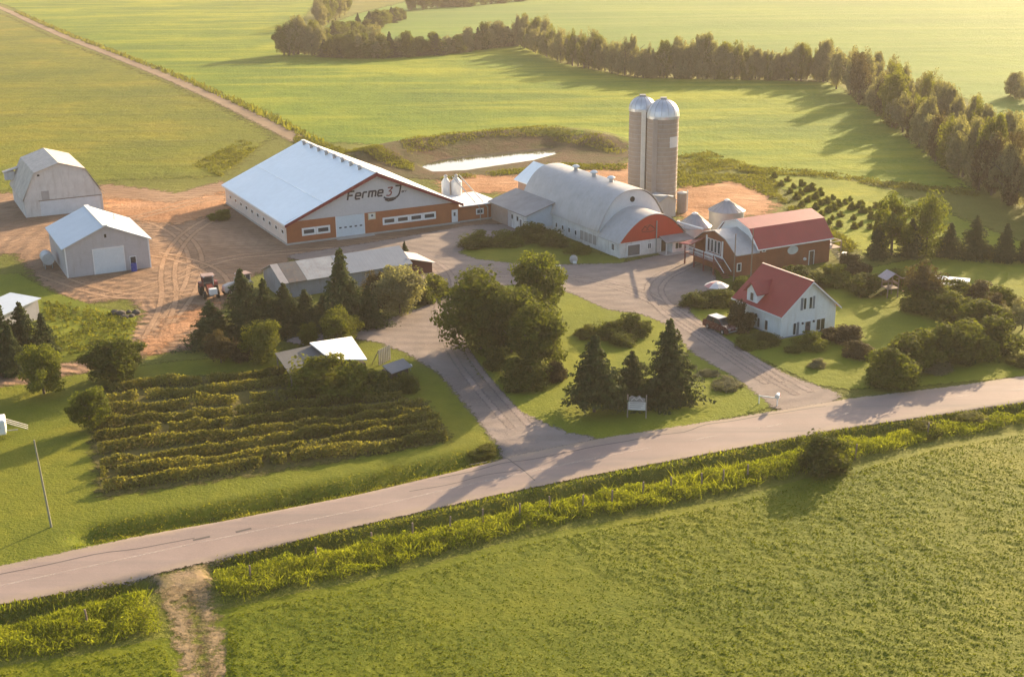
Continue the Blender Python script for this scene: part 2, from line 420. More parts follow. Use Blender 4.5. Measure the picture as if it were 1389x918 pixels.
# field lane
def strip(line, w):
    L = []; Rr = []; n = len(line)
    for i in range(n):
        a = np.array(line[max(0, i-1)]); b = np.array(line[min(n-1, i+1)]); t = (b-a)/np.linalg.norm(b-a); m = np.array([-t[1], t[0]])*w/2
        L.append(tuple(np.array(line[i])+m)); Rr.append(tuple(np.array(line[i])-m))
    return L+Rr[::-1]
M_lane = ground_mat('lane_dirt', [(.19, .135, .085), (.25, .18, .12), (.31, .225, .15)], .05, .3, 2, .1, edge=2.5)
sheet('field_lane', strip(LANE, 4.4), M_lane, 1.6, .10, 2.5)

# farm yards
dirt = GL([(-120, 290), (0, 262), (60, 262), (150, 250), (240, 262), (300, 246), (330, 262), (420, 300), (640, 262), (700, 290), (660, 330), (600, 372), (520, 345), (400, 350), (330, 380), (300, 420), (296, 470), (190, 482), (168, 462), (196, 425), (176, 405), (110, 412), (60, 388), (20, 345), (-60, 345)])
sheet('dirt_yard', dirt, M_dirt, 1.0, .035, 3)
path_w = GL([(-80, 512), (0, 505), (90, 494), (180, 470), (196, 486), (110, 506), (20, 522), (-80, 532)])
sheet('dirt_path', path_w, M_dirt, .8, .05, 2)
grav = GL([(400, 348), (540, 326), (640, 308), (690, 306), (700, 318), (640, 325), (612, 344), (640, 354), (690, 360), (760, 362), (845, 360), (940, 340), (958, 368), (965, 388), (925, 402), (924, 424), (950, 445), (1010, 488), (1060, 512), (1125, 536), (1110, 552), (1062, 552), (1010, 512), (950, 478), (915, 440), (880, 425), (830, 418), (795, 402), (762, 388), (720, 383), (660, 386), (610, 410), (600, 422), (612, 470), (640, 512), (690, 560), (760, 592), (790, 596), (770, 608), (700, 620), (690, 604), (650, 555), (606, 505), (560, 476), (520, 462), (480, 455), (430, 468), (400, 462), (520, 440), (585, 418), (612, 392), (560, 372), (480, 372)])
sheet('gravel_yard', grav, M_gravel, .7, .085, 2.4)
soil1 = GL([(596, 246), (640, 238), (720, 240), (760, 236), (900, 215), (906, 250), (860, 262), (640, 262), (604, 262)])
sheet('soil_patch', soil1, M_orange, 1.2, .06, 4)
soil2 = GL([(905, 262), (930, 252), (985, 247), (1020, 252), (1046, 268), (1050, 288), (1010, 296), (930, 300)])
sheet('soil_patch', soil2, M_orange, 1.0, .06, 3, zadd=lambda X, Y, D: .5*sstep(1, 8, D)*(vnoise(X, Y, 5, 3)*1.2))
soil3 = GL([(140, 268), (230, 276), (300, 262), (318, 285), (240, 305), (190, 300), (148, 290)])
sheet('soil_patch', soil3, M_orange, 1.0, .06, 4)
soil4 = GL([(182, 474), (230, 440), (268, 415), (292, 412), (286, 428), (250, 455), (205, 480)])
sheet('soil_patch', soil4, M_orange, .6, .065, 2)

# lawns
lawn_isl = GL([(608, 425), (640, 398), (680, 388), (740, 388), (790, 404), (835, 424), (875, 430), (915, 448), (950, 482), (1010, 516), (1050, 546), (1000, 562), (900, 582), (830, 594), (780, 591), (740, 576), (690, 550), (650, 516), (622, 478)])
sheet('island_lawn', lawn_isl, M_lawn, .6, .07, 1.9)
lawn_h = GL([(930, 410), (1000, 395), (1150, 372), (1280, 345), (1389, 352), (1500, 350), (1560, 500), (1389, 508), (1260, 520), (1150, 526), (1110, 520), (1050, 492), (1000, 470), (950, 438)])
sheet('house_lawn', lawn_h, M_lawn, .8, .06, 1.9)
lawn_l = GL([(-120, 530), (0, 524), (120, 508), (240, 492), (420, 480), (520, 462), (560, 480), (604, 520), (650, 575), (684, 606), (660, 615), (480, 652), (300, 686), (110, 742), (0, 768), (-120, 790)])
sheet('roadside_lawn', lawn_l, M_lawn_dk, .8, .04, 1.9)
lawn_b = GL([(612, 345), (640, 328), (700, 325), (760, 335), (845, 352), (840, 360), (760, 362), (690, 358), (640, 353)])
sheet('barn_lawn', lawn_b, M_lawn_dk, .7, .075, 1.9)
rough_l = GL([(-60, 380), (20, 372), (70, 400), (130, 418), (180, 432), (170, 465), (100, 488), (0, 500), (-60, 505)])
sheet('yard_meadow', rough_l, M_lawn, .9, .05, 2)
orch = GL([(1030, 232), (1110, 236), (1200, 256), (1290, 290), (1389, 330), (1500, 350), (1280, 348), (1170, 345), (1120, 300), (1070, 262)])
M_orch = ground_mat('orchard_grass', [(.10, .14, .006), (.18, .21, .008), (.28, .28, .014)], .06, .4, 3, .2, edge=3)
sheet('orchard_meadow', orch, M_orch, 1.2, .05, 3)
bank = [(PC[0]+math.cos(t)*30*(1+.12*math.sin(3*t)), PC[1]+math.sin(t)*25*(1+.1*math.cos(2*t))) for t in [2*math.pi*i/30 for i in range(30)]]
sheet('pond_bank', bank, M_bank, .9, .05, 4)
t = NT('pond_water'); nz = t.noise(1.6, 3); b = t.bsdf((.06, .055, .045), .05, 0, .5, 2.2); t.bump(nz, b, .01, .3); M_water = t.done(b.outputs[0])
wp = PONDW; V = [(x, y, -1.62) for x, y in strip([tuple(p) for p in [((PONDW[i][0]+PONDW[-i-1][0])/2, (PONDW[i][1]+PONDW[-i-1][1])/2) for i in range(5)]], 2)]
c = np.array(PONDW); c = PC+(c-PC)*1.12
tag(MB().quad(*[(x, y, -.45) for x, y in c]).build('pond_water', M_water), kind='structure')

# road with its markings
RU = [(-160, 806), (0, 769), (112, 745), (284, 707), (500, 664), (680, 622), (813, 596), (1000, 567), (1150, 542), (1300, 524), (1389, 511), (1560, 487)]
RL = [(-160, 858), (0, 821), (184, 786), (288, 761), (500, 711), (680, 671), (810, 644), (1000, 609), (1133, 584), (1314, 557), (1389, 546), (1560, 520)]
sheet('road', GL(RU)+GL(RL)[::-1], M_road, .6, .112, .5)
t = NT('road_paint'); nz = t.noise(1.3, 4, .7); al = t.ramp(nz, [(.36, (.05, .05, .05)), (.6, (.5, .5, .5))]); b = t.bsdf((.6, .52, .45), .7); tp = t.n('ShaderNodeBsdfTransparent'); mx = t.n('ShaderNodeMixShader')
t.l(al, mx.inputs[0]); t.l(tp.outputs[0], mx.inputs[1]); t.l(b.outputs[0], mx.inputs[2]); M_rpaint = t.done(mx.outputs[0])
t = NT('tar_seal'); b = t.bsdf((.085, .07, .062), .7); M_tar = t.done(b.outputs[0])
CL = GL([(-160, 834), (0, 796), (266, 738), (500, 690), (615, 663), (800, 624), (1000, 587), (1124, 565), (1228, 551), (1282, 541), (1373, 531), (1500, 513)])
def along(line, st):
    out = []
    for a, b in zip(line[:-1], line[1:]):
        n = max(1, int(math.hypot(b[0]-a[0], b[1]-a[1])/st))
        out += [(a[0]+(b[0]-a[0])*i/n, a[1]+(b[1]-a[1])*i/n) for i in range(n)]
    return out+[line[-1]]
def band(name, line, w, z, mat, wob=0):
    m = MB(); P = along(line, 1.0)
    if wob: P = [(x+wob*(vnoise(i*1., 0., 3, 5)-.5), y+wob*(vnoise(i*1., 9., 3, 6)-.5)) for i, (x, y) in enumerate(P)]
    q = strip(P, w); n = len(P)
    for i in range(n-1): m.quad(*[(x, y, z) for x, y in (q[i], q[i+1], q[2*n-2-i], q[2*n-1-i])])
    o = m.build(name, mat); tag(o, kind='structure'); return o
dl = along(CL, 1.0); k = 0
cut = next(i for i, q in enumerate(dl) if q[0] > 13)
band('road_marking', dl[:cut], .13, .122, M_rpaint)
i = cut+3
while i < len(dl)-4:
    band('road_marking', dl[i:i+4], .14, .122, M_rpaint); i += 7
band('road_crack', GL([(-10, 783), (60, 768), (150, 750), (262, 731)]), .12, .117, M_tar, .5)
band('road_crack', GL([(262, 734), (285, 729)]), .3, .1175, M_tar); band('road_crack', GL([(320, 723), (341, 718)]), .3, .1175, M_tar)
band('road_crack', GL([(600, 650), (720, 622), (850, 600), (1000, 572), (1120, 553)]), .13, .117, M_tar, .8)
band('road_crack', GL([(560, 668), (625, 655), (705, 636)]), .1, .1178, M_tar, .8)
band('road_crack', GL([(640, 632), (690, 622), (725, 652)]), .1, .1173, M_tar, .6)
# access to the lower field
M_rut = ground_mat('rut_dirt', [(.2, .14, .07), (.25, .18, .1), (.3, .22, .13)], .05, .5, 2, .1, edge=2.3)
acc = GL([(206, 784), (292, 762), (286, 780), (280, 798), (262, 808), (234, 810), (222, 802)])
sheet('field_access', acc, ground_mat('access_dirt', [(.13, .115, .04), (.24, .17, .1), (.33, .235, .155)], .25, .7, 3, .1, edge=1.8), .4, .06, 1.0)
sheet('wheel_track', strip(GL([(236, 800), (244, 830), (254, 870), (266, 945)]), 1.1), M_rut, .3, .075, .9)
sheet('wheel_track', strip(GL([(270, 795), (276, 825), (288, 865), (306, 945)]), 1.0), M_rut, .3, .075, .9)

M_bed = ground_mat('garden_soil', [(.075, .07, .018), (.11, .095, .026), (.15, .125, .035)], .1, .6, 3, .15, edge=2)
sheet('garden_bed', GL([(140, 524), (240, 514), (400, 500), (480, 528), (575, 545), (600, 575), (608, 600), (400, 636), (230, 662), (136, 676), (122, 600), (132, 560)]), M_bed, .7, .075, 2)
M_trk = ground_mat('tyre_track_dirt', [(.27, .165, .098), (.32, .2, .125), (.4, .26, .165)], .3, .8, 4, .12, edge=.4, grow=.1)
M_trk2 = ground_mat('tyre_track_gravel', [(.2, .16, .14), (.25, .2, .175), (.31, .25, .225)], .3, .8, 5, .06, edge=.5, grow=.1)
def smooth_line(L, n=3):
    for _ in range(n):
        o = [L[0]]
        for a, b in zip(L[:-1], L[1:]): o += [(a[0]*.75+b[0]*.25, a[1]*.75+b[1]*.25), (a[0]*.25+b[0]*.75, a[1]*.25+b[1]*.75)]
        L = o+[L[-1]]
    return L
def shift(L, d):
    o = []
    for i in range(len(L)):
        a = np.array(L[max(0, i-1)]); b = np.array(L[min(len(L)-1, i+1)]); t = (b-a)/np.linalg.norm(b-a); o.append((L[i][0]-t[1]*d, L[i][1]+t[0]*d))
    return o
zt = .041
for pts, mt, z0 in (([(150, 288), (215, 300), (262, 330), (268, 375), (235, 430), (180, 478)], M_trk, .05), ([(345, 262), (270, 272), (215, 288), (165, 300)], M_trk, .066), ([(120, 405), (205, 392), (290, 352), (385, 342), (470, 338)], M_trk, .055),
                    ([(300, 290), (250, 318), (225, 360), (232, 410), (205, 462)], M_trk, .06), ([(210, 345), (250, 352), (300, 372), (306, 420)], M_trk, .064), ([(60, 372), (140, 400), (200, 404), (262, 396)], M_trk, .068),
                    ([(478, 344), (560, 345), (610, 372), (600, 420), (616, 470), (652, 520), (706, 580)], M_trk2, .096), ([(640, 372), (760, 374), (860, 392), (930, 432), (1000, 482), (1090, 534)], M_trk2, .1), ([(940, 356), (880, 385), (900, 420), (960, 458), (1050, 520)], M_trk2, .104)):
    L = smooth_line(GL(pts))
    for k_, d in enumerate((-.95, .95)): sheet('tyre_track', strip(shift(L, d), .55), mt, .22, z0+.001*k_, .4)
# lower field: crop canopy with real relief
CROP = GL([(-200, 960), (0, 912), (120, 894), (226, 872), (262, 960), (300, 950), (304, 834), (400, 812), (500, 793), (600, 768), (680, 744), (770, 724), (900, 700), (1000, 680), (1152, 640), (1266, 610), (1389, 588), (1560, 556), (1700, 1000), (1000, 1100), (-200, 1100)])
def canopy(X, Y, D):
    n = vnoise(X+.6*vnoise(X, Y, 1.1, 31), Y+.6*vnoise(X, Y, 1.1, 32), .42, 21)*.45+vnoise(X, Y, 1.6, 22)*.2+vnoise(X, Y, .24, 24)*.35
    m = .6*vnoise(X, Y, 16, 23)+.4*vnoise(X, Y, 4, 27); n = n*(1-.45*sstep(.55, .3, m))
    return sstep(-.4, 1.2, D)*(n*(.06+.24*m)+.04)
M_crop = ground_mat('clover_crop', [(.085, .12, .003), (.14, .162, .004), (.215, .208, .008)], .03, .5, 3.5, .12, rough=.8, trans=.22)
sheet('crop_field', CROP, M_crop, .2, .03, .6, zadd=canopy)

# ================================================================== BUILDINGS
WHITE = paint('white_siding', (.78, .77, .75), .5, .05, .5, dirt=(.6, .56, .5), seam='z', period=.22, seamd=.015)
WHITE_V = paint('white_ribbed', (.72, .70, .68), .5, .06, .5, dirt=(.55, .5, .45), seam='x', period=.45, seamd=.02)
PINKW = paint('cream_curtain', (.66, .58, .52), .6, .07, .5, dirt=(.5, .4, .32), seam='z', period=1.1, seamd=.02)
TRIM = paint('white_trim', (.76, .75, .73), .5, .04)
GREYG = paint('grey_gable', (.54, .52, .52), .5, .05, .4, seam='x', period=.45, seamd=.015)
REDW = paint('red_boards', (.36, .115, .045), .6, .1, .7, seam='x', period=.3, seamd=.02)
REDW2 = paint('brown_boards', (.27, .095, .045), .7, .14, .7, dirt=(.2, .1, .06), seam='z', period=.25, seamd=.02)
BURG = paint('burgundy_trim', (.2, .02, .03), .45, .1)
ROOFW = paint('white_steel_roof', (.84, .9, .92), .36, .03, .15, seam='y', period=.6, seamd=.03, spec=.5)
ROOFB = paint('bright_roof', (.93, .93, .93), .45, .01, .2, metal=.0, seam='x', period=.5, seamd=.03, spec=.6)  # near-white puts the glare of the steel roofs into the colour
ROOFS = paint('shed_steel_roof', (.56, .61, .66), .4, .05, .3, seam='y', period=.5, seamd=.03, spec=.5)
GALV = paint('galvanised_roof', (.44, .42, .41), .5, .09, .45, dirt=(.33, .29, .26), seam='y', period=.75, seamd=.03, spec=.5)
GALV2 = paint('galvanised_roof_cross', (.4, .38, .37), .5, .12, .5, dirt=(.34, .29, .25), seam='x', period=.7, seamd=.03, spec=.5)
TARROOF = paint('grey_felt_roof', (.3, .28, .27), .7, .12, .5, seam='y', period=1.0, seamd=.01)
OLDROOF = paint('weathered_roof', (.55, .49, .43), .7, .13, .5, dirt=(.26, .21, .17), seam='y', period=2.2, seamd=.03)
OLDW = paint('weathered_white_boards', (.62, .59, .56), .75, .09, .6, dirt=(.42, .37, .33), seam='z', period=.5, seamd=.03)
GREYW = paint('grey_lilac_siding', (.46, .43, .43), .6, .06, .5, dirt=(.36, .31, .29), seam='z', period=.25, seamd=.02)
BLOCK = paint('white_blockwork', (.66, .645, .62), .8, .1, .8, dirt=(.4, .36, .32))
CONC = paint('concrete', (.42, .39, .36), .85, .1, .8)
REDROOF = paint('red_sheet_roof', (.32, .036, .036), .5, .08, .4, seam='x', period=.4, seamd=.025, dirt=(.26, .04, .045))
REDROOF_Y = paint('red_sheet_roof_side', (.36, .042, .032), .5, .07, .4, seam='y', period=.4, seamd=.025)
REDROOF_X = paint('faded_red_roof', (.33, .07, .08), .5, .08, .4, seam='x', period=.45, seamd=.02)
ORED = paint('orange_red_boards', (.46, .05, .03), .6, .07, .6, seam='x', period=.3, seamd=.015)
DARK = paint('dark_interior', (.025, .022, .02), .9, .2)
BLUEW = paint('pale_blue_siding', (.52, .57, .62), .6, .06, .5, seam='x', period=.4, seamd=.015)
PBROWN = paint('pinkish_boards', (.36, .27, .22), .8, .12, .7, seam='y', period=.3, seamd=.02)
DOORP = paint('pale_door_panel', (.60, .66, .69), .5, .04, .5, seam='z', period=.7, seamd=.03)
NAVY = paint('navy_letters', (.02, .02, .035), .5, .1)
DRED = paint('dark_red_letters', (.2, .03, .035), .5, .1)
GREYM = paint('grey_metal', (.38, .37, .36), .5, .08, metal=.3)
WOODG = paint('grey_timber', (.3, .24, .19), .85, .2, 1.5)
GL1 = glass()
GL2 = glass('window_glass', (.035, .04, .05))

def FM(y0=0.0): return lambda s, d, z: (s, y0-d, z)            # front facade: s to the right, d outward
def LM(x0=0.0): return lambda s, d, z: (x0-d, s, z)            # left side wall: s to the back, d outward
def fbox(m, mp, s0, s1, d0, d1, z0, z1):
    P = [mp(a, b, c) for c in (z0, z1) for a, b in ((s0, d0), (s1, d0), (s1, d1), (s0, d1))]
    return m.add(P, [(3,2,1,0),(4,5,6,7),(0,1,5,4),(1,2,6,5),(2,3,7,6),(3,0,4,7)])
def window(par, mp, s0, s1, z0, z1, fw=.1, frame=None, pane=None, bars=0, name='window', label=None, d=.06):
    m = MB(); fbox(m, mp, s0, s0+fw, 0, d, z0, z1); fbox(m, mp, s1-fw, s1, 0, d, z0, z1)
    fbox(m, mp, s0+fw, s1-fw, 0, d, z0, z0+fw); fbox(m, mp, s0+fw, s1-fw, 0, d, z1-fw, z1)
    for i in range(bars):
        c = s0+(s1-s0)*(i+1)/(bars+1); fbox(m, mp, c-.03, c+.03, 0.003, d-.012, z0+fw, z1-fw)
    f = m.build(name, frame or TRIM, par, label=label)
    p = MB(); fbox(p, mp, s0+fw-.01, s1-fw+.01, -.02, .025, z0+fw-.01, z1-fw+.01); p.build('pane', pane or GL1, f)
    return f
def door(par, mp, s0, s1, z0, z1, mat, pane=None, label=None, name='door'):
    m = MB(); fbox(m, mp, s0, s1, 0, .05, z0, z1); d = m.build(name, mat, par, label=label)
    fr = MB(); w = .09
    fbox(fr, mp, s0-w, s0-.002, 0, .08, z0, z1); fbox(fr, mp, s1+.002, s1+w, 0, .08, z0, z1); fbox(fr, mp, s0-w, s1+w, 0, .081, z1+.002, z1+w)
    fr.build('frame', TRIM, d)
    if pane:
        p = MB(); fbox(p, mp, *pane[:2], .02, .06, *pane[2:]); p.build('pane', GL1, d)
    h = MB(); fbox(h, mp, s1-.16, s1-.08, .05, .11, z0+.95, z0+1.05); h.build('handle', GREYM, d)
    return d

# ---- big dairy barn
BO = (-34.58, 185.7); BW, BL = 29.4, 34.5
t_ = thing('dairy_barn', 'large barn with wide pale blue-white roof, brown-red front and grey lettered gable', 'barn', (*BO, 0), TH)
ap = (14.95, 10.05)
MB().prism([(0, 0), (BW, 0), (BW, 3.45), (ap[0], 9.9), (0, 3.45)], 0, BL).build('wall', PINKW, t_)
MB().box(-.1, BW+.1, -.14, BL+.1, -.1, .32).build('foundation', CONC, t_)
m = MB(); m.box(0, 8.0, -.07, -.005, .325, 3.62); m.box(12.85, BW, -.07, -.005, .325, 3.62); m.build('front_cladding', REDW, t_)
MB().prism([(-.0, 3.63), (BW, 3.63), (ap[0], 9.85)], -.09, -.004).build('gable', GREYG, t_)
rf = MB().profile([(-.4, 3.42), ap, (BW+.5, 3.42)], .16, -.75, BL+.5)
k = .42; rf.box(-.4+(ap[0]+.4)*k-.05, -.4+(ap[0]+.4)*k+.05, -.74, BL+.48, 3.42+(ap[1]-3.42)*k-.02, 3.42+(ap[1]-3.42)*k+.05)
rf.build('roof', ROOFW, t_)
MB().box(ap[0]-.3, ap[0]+.3, -.7, BL+.4, 9.93, 10.11).build('ridge_cap', TRIM, t_)
m = MB(); q = [(-.42, 3.38), (ap[0], 10.0), (BW+.52, 3.38)]; lo = [(-.42, 2.95), (ap[0], 9.38), (BW+.52, 2.95)]
m.add([(x, -.82, z) for x, z in q]+[(x, -.82, z) for x, z in lo]+[(x, -.76, z) for x, z in q]+[(x, -.76, z) for x, z in lo],
      [(0, 1, 4, 3), (1, 2, 5, 4), (6, 7, 10, 9), (7, 8, 11, 10), (0, 1, 7, 6), (1, 2, 8, 7), (3, 4, 10, 9), (4, 5, 11, 10), (0, 3, 9, 6), (2, 5, 11, 8)])
m.build('fascia', BURG, t_)
m = MB(); m.box(-.5, -.41, -.75, BL+.5, 3.15, 3.4); m.build('gutter', TRIM, t_)
for i in range(8):
    y = 4.5+i*3.9
    v = MB().lathe((ap[0]-.75, y, 9.6), [(.28, 0), (.28, .55), (.42, .58), (.42, .66), (.05, .86)], 12).build('roof_vent', GREYM, t_)
for i in range(10):
    window(t_, LM(), 1.3+i*3.25, 2.5+i*3.25, 1.45, 2.15, .09, frame=TRIM)
F0 = FM(-.07)
for s in (2.45, 4.78): window(t_, F0, s, s+2.28, 1.2, 2.42, .3, bars=0)
for i in range(4): window(t_, F0, 15.9+i*2.34, 15.9+i*2.34+2.3, 1.3, 2.5, .3)
m = MB(); fbox(m, FM(), 8.15, 12.75, 0, .06, .02, 3.58); od = m.build('overhead_door', DOORP, t_)
m = MB()
fbox(m, FM(), 8.0, 8.14, 0, .1, 0, 3.6); fbox(m, FM(), 12.76, 12.85, 0, .1, 0, 3.6)
m.build('frame', TRIM, od)
for i in range(5):
    m = MB(); fbox(m, FM(), 8.55+i*.86, 8.97+i*.86, .05, .075, 1.62, 1.84); m.build('pane', GL1, od)
m = MB(); fbox(m, FM(), 7.9, 14.2, .13, 1.0, 0, .1); m.build('apron', CONC, t_)
sg = MB(); fbox(sg, F0, 13.45, 14.75, 0, .06, 2.45, 3.52); sg = sg.build('notice_board', paint('cream_board', (.62, .52, .36), .6, .1), t_)
m = MB(); fbox(m, F0, 13.62, 14.58, .06, .075, 2.6, 3.38); m.build('board_panel', paint('board_face', (.7, .68, .62), .6, .06), sg)
m = MB(); fbox(m, F0, 13.95, 14.3, .075, .085, 2.95, 3.25); m.build('emblem', paint('board_emblem', (.06, .06, .06), .6, .06), sg)
door(t_, F0, 28.15, 29.05, .33, 2.3, TRIM, (28.4, 28.75, 1.35, 1.95))
# lettering on the gable
lm = FM(-.09); wd = .27
def glyph(strokes, x, z, sc, m, w=wd, dd=.0):
    for j, st in enumerate(strokes):
        m.ribbon([(x+(a+.22*b)*sc, z+b*sc) for a, b in st], w, lm, .0, .045+.003*j+dd)
def arc(cx, cz, rx, rz, a0, a1, n=10): return [(cx+rx*math.cos(R(a0+(a1-a0)*i/n)), cz+rz*math.sin(R(a0+(a1-a0)*i/n))) for i in range(n+1)]
GL_F = [[(0, 0), (0, 1.0), (.72, 1.0)], [(.06, .52), (.58, .52)]]
GL_e = [[(.06, .36), (.6, .36), (.6, .6), (.5, .7), (.1, .7), (0, .6), (0, .12), (.1, 0), (.62, 0)]]
GL_r = [[(0, 0), (0, .58), (.1, .7), (.5, .7)]]
GL_m = [[(0, 0), (0, .7), (.78, .7), (.88, .6), (.88, 0)], [(.44, .62), (.44, 0)]]
m = MB(); sc = 1.3; x = 10.15; zb = 6.0
for gl, adv in ((GL_F, 1.0), (GL_e, .92), (GL_r, .78), (GL_m, 1.2), (GL_e, .9)):
    glyph(gl, x, zb+(x-10.15)*.02, sc, m); x += adv*sc
GL_J = [[(.0, 1.0), (.62, 1.0), (.62, .45)]+arc(.1, .35, .52, .62, 0, -100, 8)+[(-.5, -.3), (-.9, -.22), (-1.15, -.05)]]
glyph(GL_J, 18.0, zb-.08, 1.5, m, .25, .01)
glyph([[(-.95, -.32), (-.55, -.5), (-.1, -.46), (.25, -.3)]], 18.0, zb-.08, 1.5, m, .3, .02)
for i, g2 in enumerate((GL_e, GL_r, GL_r)): glyph(g2, 19.35+i*.33, 6.25, .38, m, .075)
m.build('lettering', NAVY, t_, label='dark slanted lettering Ferme J enr.')
m = MB(); glyph([[(0, .97), (.55, 1.0), (.6, .9), (.25, .55), (.5, .5), (.58, .35), (.5, .1), (.3, 0), (-.05, .06)]], 16.75, zb-.02, 1.3, m, .2)
m.build('lettering', DRED, t_, label='dark red numeral 3')

# ---- link building
def lp(o, x, y, z=0): return (o[0]+U2[0]*x+V2[0]*y, o[1]+U2[1]*x+V2[1]*y, z)
t_ = thing('link_building', 'low red-brown link building with white roof between the big barn and the old barn', 'outbuilding', lp(BO, 29.5, .3), TH)
MB().prism([(0, 0), (7.2, 0), (7.2, 2.7), (0, 2.7)], 0, 9).build('wall', REDW, t_)
MB().box(.02, 7.25, -.08, 7.05, -.1, .3).build('foundation', CONC, t_)
MB().slab([(.1, -.5, 2.85), (7.5, -.5, 2.85), (7.5, 9.3, 2.75), (.1, 9.3, 2.75)], .14).build('roof', ROOFB, t_)
window(t_, FM(), 3.2, 4.6, 1.0, 2.0, .2)
def zrow(px, py, X, Y): d = ray(px, py); return CAM_H+d[2]*Y/d[1]
for i, (lx, ly, r_, nm) in enumerate(((31.4, 9.2, .75, 'left white feed bin with a tall filler cap behind the link building'), (33.1, 8.6, .95, 'wider white feed bin right of its twin, behind the link building'))):
    P = lp(BO, lx, ly); t_ = thing('feed_bin', nm, 'feed bin', P, TH, 'white feed bins behind the link building')
    MB().lathe((0, 0, 0), [(.25, 1.1), (r_, 2.2), (r_, 5.1), (.3, 5.8)], 20).build('tank', paint('bin_white', (.62, .6, .58), .5, .06), t_, True)
    MB().lathe((0, 0, 0), [(.3, 5.78), (.32, 6.2), (.05, 6.4)], 14).build('lid', GREYM, t_, True)
    for a in range(4):
        q = math.pi/4+a*math.pi/2; MB().tube((r_*.9*math.cos(q), r_*.9*math.sin(q), 0), (r_*.9*math.cos(q), r_*.9*math.sin(q), 2.8), .07).build('leg', GREYM, t_)
    MB().tube((r_+.1, -.1, 1), (r_+.1, -.1, 5.6), .06).build('ladder', GREYM, t_)
for i, (a, b) in enumerate((((33.6, 8.4, 6.2), (34.6, -.3, 2.2)), ((32.4, 8.6, 6.0), (33.2, -.3, 2.2)))):
    m = MB(); p0 = Vector(lp(BO, *a)); p1 = Vector(lp(BO, *b)); o_ = p0.copy(); o_.z = 0
    m.tube(p0, p1, .09); m.tube(p1, (p1.x, p1.y, .1), .07)
    tag(m.build('auger_pipe', GREYM), ('right-hand' if i == 0 else 'left-hand')+' grey auger pipe leaning over the white link roof', 'auger', 'auger pipes')

# ---- old arched barn
OO = (15.9, 175.7)
t_ = thing('arched_barn', 'old barn with rounded silver roof, white walls and orange-red arched gable', 'barn', (*OO, 0), TH)
def archp(x0, x1, z0, z1, p, n=18, ov=0): 
    o = []
    for i in range(n+1):
        a = -1+2*i/n; u = math.copysign(abs(a)**.85, a); o.append((((x0+x1)/2)+u*((x1-x0)/2+ov), z0+(z1-z0)*(1-abs(u)**p)))
    return o
wing = archp(0, 11.6, 2.35, 6.05, 2.0)
MB().prism([(0, 0), (11.6, 0), (11.6, 2.34), (0, 2.34)], 0, 5.7).build('wing_wall', BLOCK, t_)
MB().prism([(x, z-.06) for x, z in wing], -.05, 5.68).build('gable', ORED, t_, label='orange-red arched front gable')
MB().profile(archp(0, 11.6, 2.3, 6.16, 2.0, 22, .3), .12, -.35, 5.75).build('wing_roof', GALV, t_, True)
m = MB(); wl = archp(0, 11.6, 2.3, 6.16, 2.0, 22, .3)
main = archp(-.05, 11.85, 3.1, 8.62, 2.6)
MB().prism([(0, 0), (11.8, 0), (11.8, 3.1), (0, 3.1)], 5.72, 30).build('main_wall', BLOCK, t_)
MB().prism([(x, z-.08) for x, z in main], 5.7, 30).build('main_gable', paint('pale_gable', (.6, .6, .61), .6, .06, .5, seam='x', period=.4, seamd=.012), t_)
MB().profile(archp(-.05, 11.85, 3.0, 8.74, 2.6, 24, .35), .12, 5.45, 30.2).build('main_roof', GALV, t_, True)
m = MB(); m.lathe((0, 0, 0), [(.0, 0)], 3) if False else None
vt = MB(); mp = FM(5.7); vt.add([mp(5.8+.42*math.cos(a), .05, 7.2+.42*math.sin(a)) for a in [2*math.pi*i/20 for i in range(20)]]+[mp(5.8+.42*math.cos(a), -.02, 7.2+.42*math.sin(a)) for a in [2*math.pi*i/20 for i in range(20)]], [tuple(range(20))]+[(i, (i+1) % 20, 20+(i+1) % 20, 20+i) for i in range(20)])
vt.build('gable_vent', DARK, t_)
for i, y in enumerate((11.9, 17.0, 22.6)):
    c = MB().lathe((5.9, y, 8.55), [(.55, 0), (.32, .35), (.32, .75)], 12).build('roof_vent', GALV, t_, True)
    MB().lathe((5.9, y, 8.55), [(.62, .78), (.62, .95), (.3, 1.15), (.05, 1.2)], 12).build('vent_cap', TRIM, c, True)
# lean-to on the left
MB().prism([(-4.6, 0), (.0, 0), (.0, 4.4), (-4.6, 3.0)], 20, 32.5).build('lean_to_wall', BLOCK, t_)
MB().prism([(-4.62, .9), (.0, .9), (.0, 4.38), (-4.62, 2.98)], 19.95, 19.99).build('lean_to_front', BLUEW, t_, label='pale blue boarded lean-to front')
m = MB(); fbox(m, LM(-4.6), 26.5, 32.3, .005, .07, 0, 2.9); m.build('sliding_door', PBROWN, t_, label='pinkish brown sliding door')
MB().slab([(-5.1, 19.6, 3.02), (-5.1, 32.8, 3.02), (.35, 32.8, 4.68), (.35, 19.6, 4.68)], .14).build('lean_to_roof', TARROOF, t_)
for s in (22.8, 24.6): window(t_, LM(-4.6), s, s+.6, 1.5, 2.3, .08, frame=GREYM)
door(t_, LM(-4.6), 21.6, 22.3, 0, 2.0, paint('grey_door', (.2, .19, .18), .6))
m = MB(); fbox(m, LM(-4.6), 25.2, 26.4, .003, .06, 0, 2.95); m.build('side_panel', GREYW, t_)
# rear extension with pale roof
MB().prism([(2.6, 0), (9.2, 0), (9.2, 5.5), (5.9, 7.6), (2.6, 5.5)], 30.05, 36.4).build('rear_wall', PBROWN, t_)
MB().profile([(2.0, 5.3), (5.9, 8.05), (9.8, 5.3)], .14, 29.9, 36.8).build('rear_roof', ROOFW, t_)
